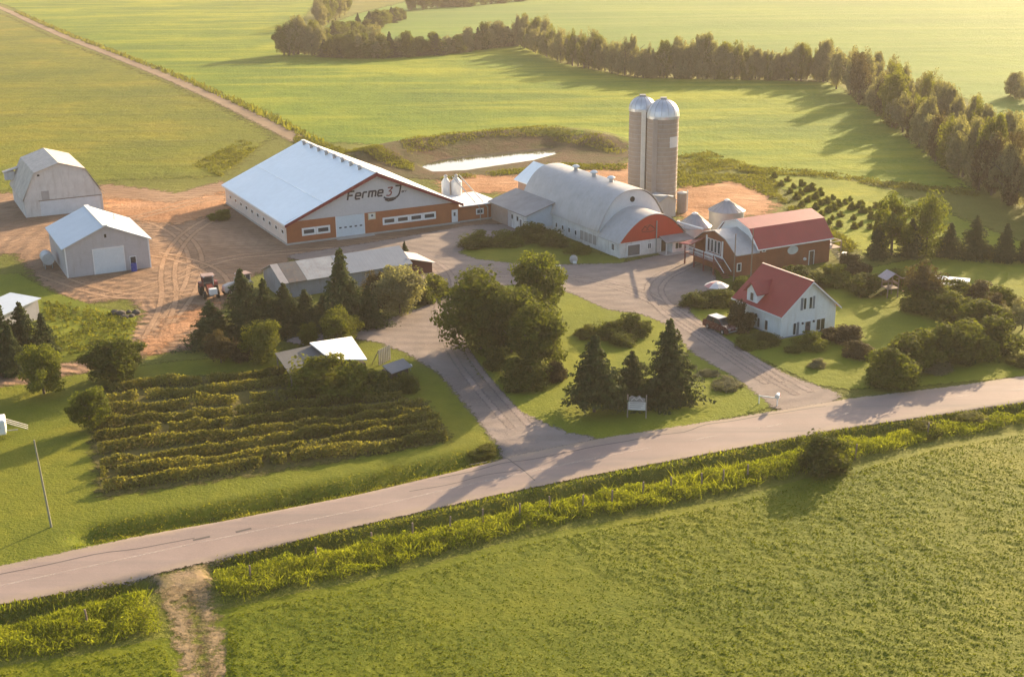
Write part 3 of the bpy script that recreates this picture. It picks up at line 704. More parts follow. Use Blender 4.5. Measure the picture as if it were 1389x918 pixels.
# front details
f0 = FM(0)
m = MB(); fbox(m, f0, 1.4, 3.5, 0, .05, .25, 1.8); gd = m.build('garage_door', paint('grey_hatch', (.16, .15, .15), .6, .1, seam='z', period=.4), t_)
m = MB(); fbox(m, f0, 1.28, 1.395, 0, .09, .2, 1.9); fbox(m, f0, 3.505, 3.62, 0, .09, .2, 1.9); fbox(m, f0, 1.28, 3.62, 0, .092, 1.805, 1.92); m.build('frame', TRIM, gd)
window(t_, f0, 4.9, 5.55, .85, 1.75, .08, bars=1)
m = MB(); m.tube((6.35, -.16, .1), (6.35, -.16, 5.0), .09); m.build('vent_pipe', GREYM, t_)
for s0, s1 in ((1.3, 2.2),): window(t_, LM(), s0, s1, .85, 1.95, .09, bars=1)
m = MB(); fbox(m, LM(), 6.3, 11.2, 0, .06, .6, 2.0); lw = m.build('louvred_window', paint('louvre', (.36, .33, .3), .7, .1, seam='y', period=.5, seamd=.05), t_)
for i in range(5): fbox(MB(), LM(), 6.25+i*1.24, 6.32+i*1.24, .06, .1, .55, 2.05).build('mullion', TRIM, lw)
for s in (12.2, 14.2, 16.2, 18.2): window(t_, LM(), s, s+.7, .85, 1.7, .08)
# emblem on the red gable
em = FM(.05); m = MB()
def er(pts, w, j): m.ribbon([(a, b) for a, b in pts], w, lambda s, d, z: (s, -.05-d, z), 0, .03+.004*j)
er([(3.75, 3.75), (4.3, 4.35), (4.75, 4.0), (5.2, 4.5), (6.1, 3.8)], .13, 0); er([(3.8, 3.6)]+[(4.4+.55*i, 3.48) for i in range(3)]+[(6.15, 3.6)], .1, 1)
er([(4.5, 3.7), (4.75, 3.85), (5.0, 3.72)], .1, 2); er(arc(4.95, 3.55, 1.1, .95, 160, 25, 8), .06, 3)
m.build('emblem', paint('emblem_ink', (.16, .02, .02), .6), t_)
# porch
MB().box(8.35, 11.35, -1.5, -.02, 0, 1.95).build('porch_wall', BLOCK, t_)
MB().slab([(6.9, -2.0, 1.95), (11.75, -2.0, 1.95), (11.75, -.06, 2.55), (6.9, -.06, 2.55)], .1).build('porch_roof', TARROOF, t_)
MB().box(6.6, 12, -2.4, -.03, -.08, .16).build('porch_step', CONC, t_)
window(t_, FM(-1.5), 8.75, 10.1, .6, 1.7, .1, bars=1)
door(t_, f0, 7.3, 8.15, .17, 1.9, paint('brown_door', (.14, .08, .05), .6))
MB().tube((7.0, -1.85, .1), (7.0, -1.85, 1.95), .06).build('porch_post', TRIM, t_)
m = MB(); m.box(-.05, 11.65, -.1, 0, -.1, .12); m.build('foundation', CONC, t_)

# ---- silos
STAVE = paint('concrete_staves', (.33, .27, .23), .85, .09, .8, dirt=(.24, .19, .16), seam='z', period=.76, seamd=.05)
DOME = paint('dome_steel', (.62, .62, .64), .35, .08, .8, metal=.5, spec=.5)
def silo(x, y, r_, hw, hd, label, plaque):
    t_ = thing('silo', label, 'silo', (x, y, 0), 0, 'twin concrete silos behind the old barn')
    w = MB().lathe((0, 0, 0), [(r_, -.1), (r_, hw)], 40).build('wall', STAVE, t_, True)
    m = MB()
    for i in range(int(hw/.76)):
        z = .5+i*.76
        if z < hw-.2: m.lathe((0, 0, 0), [(r_+.004, z), (r_+.03, z+.01), (r_+.03, z+.05), (r_+.004, z+.06)], 40)
    m.build('hoop', GREYM, w)
    d = MB().lathe((0, 0, 0), [(r_+.1, hw-.25), (r_+.12, hw+.2)]+[(r_*1.03*math.cos(a), hw+.2+hd*math.sin(a)) for a in [R(q) for q in range(8, 90, 10)]]+[(.12, hw+hd+.2)], 28).build('dome', DOME, t_, False)
    m = MB()
    for k in range(14):
        a = 2*math.pi*k/14
        pts = [((r_*1.035)*math.cos(q)*math.cos(a), (r_*1.035)*math.cos(q)*math.sin(a), hw+.22+hd*1.0*math.sin(q)) for q in [R(v) for v in range(4, 88, 12)]]
        m.path(pts, .035, 4)
    m.build('rib', GREYM, d)
    m = MB().box(-.5, .5, -.4, .4, hw+hd+.1, hw+hd+.45).build('hatch', GREYM, d)
    if plaque:
        m = MB(); A = [R(-70), R(-60), R(-50), R(-40), R(-30)]; rr = r_+.08
        z0, z1 = hw-4.9, hw-3.1
        for a, b in zip(A[:-1], A[1:]):
            m.quad((rr*math.cos(a), rr*math.sin(a), z0), (rr*math.cos(b), rr*math.sin(b), z0), (rr*math.cos(b), rr*math.sin(b), z1), (rr*math.cos(a), rr*math.sin(a), z1))
        for a in (A[0], A[-1]): m.tube((r_*math.cos(a), r_*math.sin(a), (z0+z1)/2), (rr*math.cos(a), rr*math.sin(a), (z0+z1)/2), .03)
        m.build('plaque', paint('plaque_white', (.66, .64, .63), .5, .05), t_)
    return t_
s1 = silo(22.55, 211.3, 2.2, 16.7, 2.0, 'slimmer rear concrete silo with a pale chute up its side', False)
s2 = silo(25.65, 207.5, 2.62, 16.0, 2.7, 'wider front concrete silo with white plaque near its dome', True)
MB().prism([(-.35, .5), (.35, .5), (.35, 16.9), (-.35, 16.9)], -2.75, -2.15).build('chute', paint('pale_chute', (.72, .68, .62), .5, .06), s1)
MB().prism([(-1.9, .5), (-1.15, .5), (-1.15, 15.8), (-1.9, 15.8)], -2.5, -1.7).build('chute', paint('stave_chute', (.34, .29, .26), .7, .08, seam='z', period=.8), s2)
t_ = thing('feed_room', 'grey feed room with pipe at the foot of the silos', 'outbuilding', (24.6, 201.2, 0), TH)
MB().prism([(0, 0), (3.4, 0), (3.4, 2.9), (1.7, 3.7), (0, 2.9)], 0, 4).build('wall', GREYW, t_)
MB().profile([(-.25, 2.8), (1.7, 3.75), (3.65, 2.8)], .1, -.3, 4.2).build('roof', GALV2, t_)
MB().tube((-1.6, -.2, 4.2), (3.2, .6, 3.3), .17).build('pipe', TRIM, t_)
t_ = thing('slurry_tower', 'short grey concrete tower beside the foot of the wider silo', 'tower', (29.0, 205.6, 0), TH)
MB().lathe((0, 0, 0), [(.8, -.1), (.8, 3.3)], 20).build('wall', STAVE, t_, True)
MB().lathe((0, 0, 0), [(.88, 3.3), (.88, 3.45), (.1, 3.7)], 20).build('lid', GREYM, t_, True)
MB().tube((.9, -.3, .2), (.9, -.3, 3.8), .09).build('pipe', TRIM, t_)

# ---- grain bins
CORR = paint('corrugated_bin', (.52, .5, .5), .42, .07, .7, metal=.25, seam='z', period=.22, seamd=.03, spec=.5)
for x, y, r_, he, ht, lb in ((27.8, 182.7, 2.45, 3.3, 5.3, 'shorter corrugated grain bin next to the red gable, auger pipe above'), (34.2, 191.8, 2.75, 3.6, 5.3, 'taller corrugated grain bin standing behind the red gambrel barn')):
    t_ = thing('grain_bin', lb, 'grain bin', (x, y, 0), .2, 'corrugated grain bins')
    MB().lathe((0, 0, 0), [(r_, -.1), (r_, he)], 36).build('wall', CORR, t_, True)
    rf = MB().lathe((0, 0, 0), [(r_+.15, he-.08), (.45, ht-.35)], 32, .02).build('roof', GALV2, t_)
    m = MB()
    for k in range(20):
        a = 2*math.pi*k/20; m.tube(((r_+.12)*math.cos(a), (r_+.12)*math.sin(a), he-.02), (.45*math.cos(a), .45*math.sin(a), ht-.31), .035, 4)
    m.build('rib', GREYM, rf)
    MB().lathe((0, 0, 0), [(.46, ht-.4), (.46, ht-.15), (.05, ht)], 14).build('cap', TRIM, t_, True)
    m = MB(); a = R(-120)
    m.rbox((r_*math.cos(a), r_*math.sin(a), 1.1), (.06, .4, .9), a); m.build('hatch', GREYM, t_)
p0 = Vector(lp(OO, 10.2, -.2, 4.3)); p1 = Vector(lp((31.1, 165.2), -1.0, 6.6, 5.6))
m = MB(); m.tube(p0, p1, .16); m.tube(p0+Vector((0, 0, -.25)), p0+Vector((0, 0, .25)), .25)
tag(m.build('conveyor_pipe', TRIM), 'white conveyor pipe slanting from the orange-red gable to the red barn', 'pipe')

# ---- red gambrel barn
RO = (31.1, 165.2)
t_ = thing('gambrel_barn', 'brown-red barn with red gambrel roof and smaller grey-roofed wing', 'barn', (*RO, 0), TH)
gw = [(0, 0), (9.6, 0), (9.6, 3.3), (7.4, 4.85), (4.8, 5.55), (2.2, 4.85), (0, 3.3)]
MB().prism(gw, 0, 3.7, 'x').build('wing_wall', REDW2, t_)
MB().profile([(-.45, 3.2), (2.2, 5.0), (4.8, 5.72), (7.4, 5.0), (10.05, 3.2)], .12, -.35, 3.75, 'x').build('wing_roof', GALV2, t_)
gm = [(0, 0), (9.6, 0), (9.6, 3.7), (7.7, 5.9), (4.8, 6.75), (1.9, 5.9), (0, 3.7)]
MB().prism(gm, 3.72, 16.8, 'x').build('main_wall', REDW2, t_)
MB().prism([(.3, 4.0), (9.3, 4.0), (7.6, 5.88), (4.8, 6.7), (2.0, 5.88)], 3.66, 3.715, 'x').build('upper_gable', TRIM, t_)
MB().profile([(-.4, 3.55), (1.9, 6.05)], .12, 3.5, 17.1, 'x').build('lower_roof', REDROOF, t_)
MB().profile([(1.88, 6.07), (4.8, 6.92), (7.72, 6.07), (10.0, 3.55)], .12, 3.5, 17.1, 'x').build('upper_roof', REDROOF_X, t_)
m = MB(); m.box(3.5, 17.1, -.47, -.41, 3.38, 3.56); m.build('fascia', TRIM, t_)
m = MB(); q = [(-.42, 3.5), (1.9, 6.02), (4.8, 6.88), (7.7, 6.02), (10.0, 3.5)]
for a, b in zip(q[:-1], q[1:]): m.tube((3.46, a[0], a[1]-.08), (3.46, b[0], b[1]-.08), .11, 4)
m.build('verge_board', TRIM, t_)
LG = lambda s, d, z: (-d, s, z)
for i, (s0, s1) in enumerate(((6.0, 6.65), (5.2, 5.85), (4.4, 5.05), (3.6, 4.25))): window(t_, LG, s0, s1, 2.35, 4.25, .08)
m = MB(); fbox(m, LG, 6.7, 6.95, 0, .12, 1.9, 4.6); fbox(m, LG, 3.0, 3.25, 0, .12, 1.9, 4.4); fbox(m, LG, 3.0, 6.95, 0, .13, 1.95, 2.2); m.build('trim_board', TRIM, t_)
window(t_, f0, .15, .9, .75, 1.95, .1)
window(t_, f0, 4.4, 5.1, 3.0, 3.45, .09, label='small square window under the eave')
ov = MB(); ov.add([(9.95+.95*math.cos(a), -.06, 2.6+.62*math.sin(a)) for a in [2*math.pi*i/24 for i in range(24)]]+[(9.95+.95*math.cos(a), .0, 2.6+.62*math.sin(a)) for a in [2*math.pi*i/24 for i in range(24)]], [tuple(range(24))]+[(i, (i+1) % 24, 24+(i+1) % 24, 24+i) for i in range(24)])
ov.build('oval_sign', paint('oval_face', (.55, .58, .56), .5, .12), t_)
m = MB(); m.lathe((12.2, -.08, 1.0), [(.02, -.24), (.24, -.1), (.26, .1), (.02, .24)], 12); m.build('wall_lamp', TRIM, t_, True)
door(t_, f0, 13.05, 13.85, 0, 2.0, paint('brown_door', (.14, .08, .05), .6))
# timber deck and stairs at the wing gable
DK = paint('red_stained_timber', (.24, .075, .06), .7, .18, 1.2)
d_ = thing('timber_deck', 'dark red timber deck with white rails and stairs against the grey-roofed wing', 'deck', (*RO, 0), TH)
m = MB(); m.box(-2.2, -.15, 2.2, 9.2, 1.75, 1.9); m.build('platform', DK, d_)
for x, y in ((-2.1, 2.3), (-2.1, 4.6), (-2.1, 6.9), (-2.1, 9.1)): MB().box(x-.08, x+.08, y-.08, y+.08, 0, 2.9).build('post', DK, d_)
m = MB(); m.box(-2.16, -2.04, 2.2, 9.2, 2.78, 2.88); m.box(-2.14, -2.06, 2.2, 9.2, 2.3, 2.36)
for i in range(24): m.box(-2.12, -2.08, 2.35+i*.29, 2.39+i*.29, 1.9, 2.8)
m.build('railing', TRIM, d_)
m = MB()
for i in range(8): m.box(-2.0, -.9, 2.0-i*.28, 2.28-i*.28, 1.55-i*.21, 1.62-i*.21)
m.build('stair', DK, d_)
m = MB(); m.tube((-2.1, 2.3, 2.7), (-2.1, -.1, .95), .05); m.tube((-.85, 2.3, 2.7), (-.85, -.1, .95), .05); m.build('handrail', TRIM, d_)
MB().slab([(-2.6, 7.0, 3.5), (-2.6, 10, 3.0), (-.1, 10, 3.3), (-.1, 7.0, 4.2)], .1).build('canopy', BURG, d_)
d_ = thing('timber_steps', 'weathered timber steps and landing at the right end of the red barn', 'steps', lp(RO, 17.2, .2), TH)
MB().box(.05, 2.6, .5, 4.2, 1.5, 1.62).build('platform', WOODG, d_)
for x, y in ((.2, .6), (2.5, .6), (2.5, 4.1), (.2, 4.1)): MB().box(x-.07, x+.07, y-.07, y+.07, 0, 2.6).build('post', WOODG, d_)
m = MB(); m.box(.1, 2.6, .55, .62, 2.5, 2.6); m.box(2.44, 2.52, .6, 4.2, 2.5, 2.6); m.build('railing', paint('pale_rail', (.55, .5, .45), .7), d_)
m = MB()
for i in range(7): m.box(.4, 1.5, .4-i*.3-.3, .4-i*.3, 1.3-i*.2, 1.36-i*.2)
m.build('stair', WOODG, d_)
for i, (x, y, z, w, lb) in enumerate(((.8, 1.2, 1.62, .35, 'pale crate on the timber landing by the red barn steps'), (1.8, 2.6, 1.62, .45, 'larger white crate at the back of the timber landing'), (3.6, 1.0, 0, .4, 'white crate on the ground right of the timber landing'))):
    c_ = thing('storage_crate', lb, 'crate', lp(RO, 17.2+x, .2+y, z), TH+.3*i, 'pale crates at the red barn')
    MB().box(-w, w, -w*.7, w*.7, 0, w*1.2).build('body', paint('crate_white', (.6, .56, .52), .6), c_); MB().box(-w-.03, w+.03, -w*.7-.03, w*.7+.03, w*1.2, w*1.2+.06).build('lid', TRIM, c_)

# ---- white house
HO = (31.69, 138.2); HW, HL = 8.3, 8.6
t_ = thing('white_house', 'white gabled house with red roof and dormer', 'house', (*HO, 0), TH)
MB().prism([(0, 0), (HW, 0), (HW, 3.1), (HW/2, 6.5), (0, 3.1)], 0, HL).build('wall', WHITE, t_)
MB().box(-.04, HW+.04, -.05, HL+.04, -.1, .18).build('foundation', paint('blue_grey_base', (.28, .3, .38), .8), t_)
rf = MB().profile([(-.45, 2.86), (HW/2, 6.66), (HW+.45, 2.86)], .1, -.45, HL+.4).build('roof', REDROOF_Y, t_)
m = MB(); hq = [(-.5, 2.78), (HW/2, 6.6), (HW+.5, 2.78)]
for a, b in zip(hq[:-1], hq[1:]):
    m.add([(a[0], -.5, a[1]), (b[0], -.5, b[1]), (b[0], -.5, b[1]-.22), (a[0], -.5, a[1]-.22), (a[0], -.455, a[1]), (b[0], -.455, b[1]), (b[0], -.455, b[1]-.22), (a[0], -.455, a[1]-.22)], [(0, 1, 2, 3), (4, 5, 6, 7), (0, 1, 5, 4), (3, 2, 6, 7)])
m.build('verge_board', TRIM, t_)
MB().box(HW/2-.12, HW/2+.12, -.45, HL+.4, 6.62, 6.7).build('ridge_cap', paint('pale_ridge', (.62, .42, .36), .5), t_)
m = MB(); m.box(-.5, -.455, -.45, HL+.4, 2.68, 2.88); m.build('fascia', TRIM, t_)
# dormer on the left slope
dm = MB(); yc, hw_ = 5.55, .98
dm.prism([(yc-hw_, 2.95), (yc+hw_, 2.95), (yc+hw_, 4.55), (yc, 5.5), (yc-hw_, 4.55)], -.03, 3.0, 'x'); dm = dm.build('dormer', WHITE, t_)
MB().profile([(yc-hw_-.32, 4.36), (yc, 5.68), (yc+hw_+.32, 4.36)], .09, -.35, 3.3, 'x').build('dormer_roof', REDROOF, dm)
window(dm, LM(-.03), yc-.36, yc+.36, 3.3, 4.4, .07, name='dormer_window')
h0 = FM(0); SH = paint('grey_shutter', (.2, .21, .23), .6, .1)
for s0, s1, z0, z1, sh in ((3.15, 3.65, 3.15, 4.65, 'L'), (4.0, 4.55, 3.1, 4.65, 'R')):
    w_ = window(t_, h0, s0, s1, z0, z1, .07)
    m = MB(); a = s0-.36 if sh == 'L' else s1+.03; fbox(m, h0, a, a+.33, 0, .04, z0, z1); m.build('shutter', SH, w_)
w_ = window(t_, h0, 1.75, 2.3, .2, 1.75, .07); m = MB(); fbox(m, h0, 2.33, 2.72, 0, .04, .2, 1.75); m.build('shutter', SH, w_)
door(t_, h0, 3.62, 4.45, .18, 1.6, paint('dark_door', (.09, .07, .08), .5), (3.8, 4.25, 1.05, 1.5))
window(t_, h0, 5.3, 6.75, .18, 1.7, .09, bars=1)
for s in (3.2, 4.9):
    m = MB(); fbox(m, h0, s-.09, s+.09, .0, .16, 1.4, 1.62); m.build('wall_lamp', NAVY, t_)
for s0, s1, z0, z1 in ((2.3, 2.98, .35, 1.7), (3.8, 4.4, .3, 1.6), (5.3, 6.2, .4, 1.65)): window(t_, LM(), s0, s1, z0, z1, .08)
m = MB(); m.tube((-.1, 7.1, .2), (-.1, 7.1, 2.8), .06); m.build('downpipe', GREYM, t_)

# ---- grey garage shed
SO = (-62.6, 168.1); SW, SL = 11.7, 14.6
t_ = thing('garage_shed', 'lilac-grey garage shed with steel roof and white overhead door', 'shed', (*SO, 0), TH)
MB().prism([(0, 0), (SW, 0), (SW, 4.35), (SW/2, 6.85), (0, 4.35)], 0, SL).build('wall', GREYW, t_)
MB().profile([(-.4, 4.3), (SW/2, 7.02), (SW+.4, 4.3)], .12, -.35, SL+.3).build('roof', ROOFS, t_)
MB().box(SW/2-.35, SW/2+.35, -.36, SL+.3, 6.93, 7.07).build('ridge_cap', TRIM, t_)
m = MB(); fbox(m, h0, 3.85, 8.0, 0, .06, 0, 3.6); d_ = m.build('overhead_door', paint('white_door_panel', (.62, .66, .68), .5, .04, seam='z', period=.6), t_)
m = MB(); fbox(m, h0, 3.7, 3.845, 0, .09, 0, 3.72); fbox(m, h0, 8.005, 8.12, 0, .09, 0, 3.72); fbox(m, h0, 3.7, 8.12, 0, .092, 3.605, 3.74); m.build('frame', TRIM, d_)
door(t_, h0, 8.85, 9.6, .05, 1.95, paint('blackish_door', (.05, .045, .05), .6))
m = MB(); fbox(m, h0, 5.6, 5.9, 0, .04, 5.2, 5.7); m.build('gable_vent', DARK, t_)
MB().tube((8.7, 8.6, 5.5), (8.7, 8.6, 6.6), .13).build('vent_pipe', TRIM, t_)
m = MB(); [m.box(x-.09, x+.09, -.04, .01, 0, 4.3) for x in (.09, SW-.09)]; m.build('corner_board', TRIM, t_)
t_ = thing('drum', 'blue drum in front of the dark door of the grey garage', 'drum', lp(SO, 9.1, -.75), 0)
MB().lathe((0, 0, 0), [(.01, .0), (.42, .0), (.42, .33), (.45, .36), (.42, .39), (.42, .72), (.45, .75), (.42, .78), (.42, 1.12), (.38, 1.15)], 20).build('body', paint('blue_plastic', (.03, .06, .3), .4), t_, True)
MB().lathe((0, 0, 0), [(.39, 1.15), (.36, 1.18), (.02, 1.18)], 20).build('lid', paint('blue_lid', (.03, .05, .22), .4), t_, True)
t_ = thing('fuel_tank', 'pale grey tank on legs against the left wall of the grey garage', 'tank', lp(SO, -1.5, 7.6), TH)
m = MB(); m.tube((0, -1.3, 1.5), (0, 1.3, 1.5), .85, 18); m.build('tank', paint('pale_tank', (.5, .5, .5), .5), t_, True)
for x, y in ((-.5, -.9), (.5, -.9), (.5, .9), (-.5, .9)): MB().box(x-.06, x+.06, y-.06, y+.06, 0, 1.0).build('leg', GREYM, t_)

# ---- old white gambrel barn
AO = (-82.6, 206.5); AW, AL = 12.85, 16.5
t_ = thing('hay_barn', 'old weathered white gambrel barn with patched roof', 'barn', (*AO, 0), TH)
gp = [(0, 0), (AW, 0), (AW, 3.1), (10.45, 7.45), (6.2, 8.75), (2.1, 7.45), (0, 3.1)]
MB().prism(gp, 0, AL).build('wall', OLDW, t_)
MB().profile([(-.35, 2.95), (2.1, 7.6), (6.25, 8.95), (10.5, 7.6), (AW+.35, 2.95)], .12, -.3, AL+.3).build('roof', OLDROOF, t_)
m = MB(); fbox(m, h0, 2.5, 12.4, 0, .07, -.02, 2.6); d_ = m.build('sliding_door', paint('bluish_white_door', (.62, .64, .66), .6, .06, seam='x', period=.9, seamd=.03), t_)
m = MB(); fbox(m, h0, 2.3, 12.7, .0, .12, 2.62, 2.75); m.build('rail', WOODG, d_)
m = MB(); fbox(m, h0, 2.9, 4.15, 0, .05, 2.78, 4.3); m.build('loft_door', paint('greyed_boards', (.4, .37, .35), .8, .1), t_)
m = MB(); fbox(m, h0, 2.6, 3.0, 0, .05, 6.9, 7.2); m.build('vent', DARK, t_)
dg = MB().box(-1.1, .6, 15.0, 16.4, 4.0, 5.5).build('dormer', OLDW, t_); MB().slab([(-1.35, 14.8, 5.45), (-1.35, 16.6, 5.45), (1.2, 16.6, 6.1), (1.2, 14.8, 6.1)], .1).build('dormer_roof', OLDROOF, dg)

# ---- long machine shed behind the spruces
LO = (-30.2, 156.9); LA = .53
t_ = thing('machine_shed', 'long low shed with patched grey steel roof behind the spruces', 'shed', (*LO, 0), LA)
LL, LD = 18.6, 7.4
lsw = [(0, 0), (LD, 0), (LD, 2.3), (LD/2, 3.75), (0, 2.3)]
MB().prism(lsw, 0, LL, 'x').build('wall', paint('grey_boards', (.27, .28, .3), .7, .12, .6, seam='x', period=.3, dirt=(.2, .18, .16)), t_)
for a, b, mt, lb in ((-.3, .75, paint('pale_patch', (.4, .36, .34), .6, .08), 'pinkish pale roof sheets'), (.8, 3.3, paint('rusty_patch', (.13, .12, .115), .6, .15, dirt=(.25, .15, .1)), 'dark rusty roof sheets'), (3.35, 8.4, paint('mid_patch', (.36, .36, .36), .5, .14, dirt=(.28, .22, .18), seam='x', period=.8), 'light weathered roof sheets'), (8.45, LL+.3, paint('plain_patch', (.25, .27, .3), .45, .05, seam='x', period=.6), 'even grey roof sheets')):
    MB().profile([(-.4, 2.2), (LD/2, 3.9), (LD+.4, 2.2)], .08, a, b, 'x').build('roof', mt, t_, label=lb)
lt = MB().prism([(LL, 0), (LL+4, 0), (LL+4, 1.5), (LL, 2.6)], 1.0, 6.4).build('lean_to', paint('dark_red_boards', (.14, .04, .03), .7, .15), t_)
MB().slab([(LL-.05, .6, 2.75), (LL-.05, 6.8, 2.75), (LL+4.4, 6.8, 1.5), (LL+4.4, .6, 1.5)], .09).build('lean_to_roof', paint('pale_pink_roof', (.6, .52, .48), .5, .06), lt)

# ---- white roofed woodshed with grey lean-to
t_ = thing('woodshed', 'small dark shed with brilliant white roof and grey lean-to, in front of the spruces', 'shed', (-19.3, 124.5, 0), R(23))
ux, uy = 3.95, 8.6
MB().prism([(.35, 0), (3.9, 0), (3.9, 1.7), (.35, 1.7)], .6, 7.2).build('wall', paint('dark_boards', (.06, .05, .045), .8, .2, seam='x', period=.25), t_)
def tol(o, rz, P, z): 
    dx, dy = P[0]-o[0], P[1]-o[1]; c, s = math.cos(-rz), math.sin(-rz); return (c*dx-s*dy, s*dx+c*dy, z)
WR = [tol((-19.3, 124.5), R(23), G(420+(x-420), y, z), z) for x, y, z in ((448.7, 487.0, 3.0), (498, 487, 2.15), (477, 456, 2.0), (420, 464.5, 2.85))]
MB().slab(WR, .12).build('roof', ROOFB, t_)  # roof tilted towards the sun so that it turns out whiter
MB().slab([(-4.6, .2, 1.95), (-.12, .2, 2.3), (-.12, 7.0, 2.45), (-4.6, 7.0, 2.1)], .09).build('lean_to_roof', paint('dull_ribbed_roof', (.15, .145, .14), .75, .1, .5, seam='x', period=.6, spec=.1), t_, label='grey ribbed lean-to roof')
for x, y in ((-4.4, .4), (-4.4, 6.8), (-2.2, .4)): MB().box(x-.07, x+.07, y-.07, y+.07, 0, 2.0).build('post', WOODG, t_)
t_ = thing('tool_shed', 'tiny dark shed with steel-grey roof near the curved driveway', 'shed', (-13.0, 124.6, 0), R(48))
MB().prism([(0, 0), (2.5, 0), (2.5, 1.3), (0, 1.3)], 0, 1.5).build('wall', paint('dark_boards', (.06, .05, .045), .8, .2), t_)
MB().slab([(-.2, -.3, 1.3), (2.9, -.3, 1.3), (2.9, 1.2, 1.9), (-.2, 1.2, 1.9)], .07).build('roof', paint('dull_steel', (.2, .2, .21), .7, .08, .5, seam='x', period=.5), t_)
t_ = thing('pallet_rack', 'grey slatted pallets leaning beside the white-roofed shed', 'pallet rack', (-14.9, 130.3, 0), R(60))
m = MB()
for i in range(7): m.box(i*.34, i*.34+.2, 0, .06, .1, 1.9)
m.build('slats', paint('pale_slats', (.42, .38, .34), .8, .12), t_)
m = MB(); m.box(0, 2.3, .07, .15, .3, .42); m.box(0, 2.3, .07, .15, 1.5, 1.62); m.build('rails', WOODG, t_)
for i in (0, 1): MB().tube((.1+i*2.1, .1, 1.8), (.1+i*2.1, 1.1, 0), .05).build('brace', WOODG, t_)
# ---- building and trailer at the left edge
t_ = thing('poultry_house', 'pale grey shed half hidden by spruces at the left edge', 'shed', (-63.2, 142.6, 0), R(62))
MB().prism([(0, 0), (7.5, 0), (7.5, 2.6), (0, 2.0)], 0, 5).build('wall', GREYW, t_)
MB().slab([(-.3, -.3, 2.0), (7.8, -.3, 2.75), (7.8, 5.2, 2.75), (-.3, 5.2, 2.0)], .1).build('roof', ROOFS, t_)
MB().tube((1.4, 3.6, 2.1), (1.4, 3.6, 3.9), .3, 12).build('chimney', paint('black_pipe', (.03, .03, .03), .6), t_)
t_ = thing('travel_trailer', 'white trailer with grey ribbed awning poles cut by the left edge', 'trailer', (-51.3, 110.7, 0), R(20))
MB().box(-2.6, 2.1, -1.0, 1.0, .5, 2.0).build('body', TRIM, t_, bevel=.15)
m = MB(); fbox(m, lambda s, d, z: (s, -1.0-d, z), -.4, 1.6, 0, .03, 1.2, 1.75); m.build('window', GL1, t_)
for x in (-1.2, .6):
    for y in (-.9, .9):
        w = MB().torus((x, y, .34), .24, .1, 'y').build('wheel', paint('tyre_rubber', (.02, .02, .02), .8), t_, True)
m = MB(); [m.tube((1.4, -.8+i*.5, 2.05), (4.0, .2+i*.5, .35), .05) for i in range(3)]; m.build('awning_pole', GREYM, t_)
MB().tube((2.1, 0, .55), (3.1, 0, .5), .06).build('drawbar', GREYM, t_)

# ================================================================== PLANTS
def rnd_unit(n):
    v = RNG.normal(size=(n, 3)); return v/np.linalg.norm(v, axis=1, keepdims=True)
def cards(P, Nn, size, aspect=1.5, jit=.7, roll=None):
    """leaf quads at P facing roughly along Nn"""
    n = len(P); N_ = Nn+rnd_unit(n)*jit; N_ /= np.linalg.norm(N_, axis=1, keepdims=True)+1e-9
    A = np.cross(N_, rnd_unit(n)); A /= np.linalg.norm(A, axis=1, keepdims=True)+1e-9
    B_ = np.cross(N_, A)
    s = (size*(.6+.8*RNG.random(n)))[:, None]
    a = A*s*.5*aspect; b = B_*s*.5
    V = np.stack([P-a, P+b*.9-a*.1, P+a, P-b*.9+a*.1], 1).reshape(-1, 3)
    return V, np.arange(4*n).reshape(-1, 4)
def leaf_obj(name, P, Nn, size, tint, mat, aspect=1.5, jit=.7):
    V, F = cards(P, Nn, size, aspect, jit)
    return grid_obj(name, V, F, mat, {'tint': np.repeat(np.clip(tint, 0, 1), 4)}, smooth=False)
def crown_broad(seed, ncl=70, per=95, shape='round', leaf=.034):
    """points filling a leafy crown, z 0..1, radius about .5"""
    rg = np.random.default_rng(seed); C = []
    while len(C) < ncl:
        v = rg.normal(size=3); v /= np.linalg.norm(v); r_ = rg.random()**.45
        if shape == 'round': c = v*r_*np.array([.43, .43, .45])+np.array([0, 0, .5])
        elif shape == 'tall':
            c = v*r_*np.array([.36, .36, .5])+np.array([0, 0, .47]); k = 1-.28*max(0, (c[2]-.45)/.5); c[0] *= k; c[1] *= k
        elif shape == 'dome':
            c = v*r_*np.array([.40, .40, .72]); c[2] = abs(c[2])+.08
        elif shape == 'open': c = v*(r_**.6)*np.array([.44, .44, .4])+np.array([0, 0, .56])
        a = math.atan2(c[1], c[0]); w = 1+.22*math.sin(2*a+seed)+.16*math.sin(3*a+2*seed+5*c[2])
        c[0] *= w; c[1] *= w
        C.append(c)
    C = np.array(C); P = []; N_ = []; T = []
    for c in C:
        cr = (.085+.075*rg.random())*(1.0 if shape != 'dome' else 1.15); n = int(per*(.5+rg.random()))
        d = rg.normal(size=(n, 3)); d /= np.linalg.norm(d, axis=1, keepdims=True)
        rr = cr*(.55+.6*rg.random(n)**.7)
        p = c+d*rr[:, None]*np.array([1, 1, .8]); P.append(p)
        nn = d+np.array([0, 0, .35])+(c-np.array([0, 0, .5]))*1.0; N_.append(nn/np.linalg.norm(nn, axis=1, keepdims=True))
        T.append(np.clip(rg.normal(.45, .1)+rg.normal(0, .16, n), 0, 1))
    P = np.concatenate(P); N_ = np.concatenate(N_); T = np.concatenate(T)
    if shape == 'dome': P[:, 2] = np.abs(P[:, 2]); P[:, 2] /= P[:, 2].max()
    else: P[:, 2] = np.clip(P[:, 2]/P[:, 2].max(), .015, 1)
    return P, N_, T, leaf
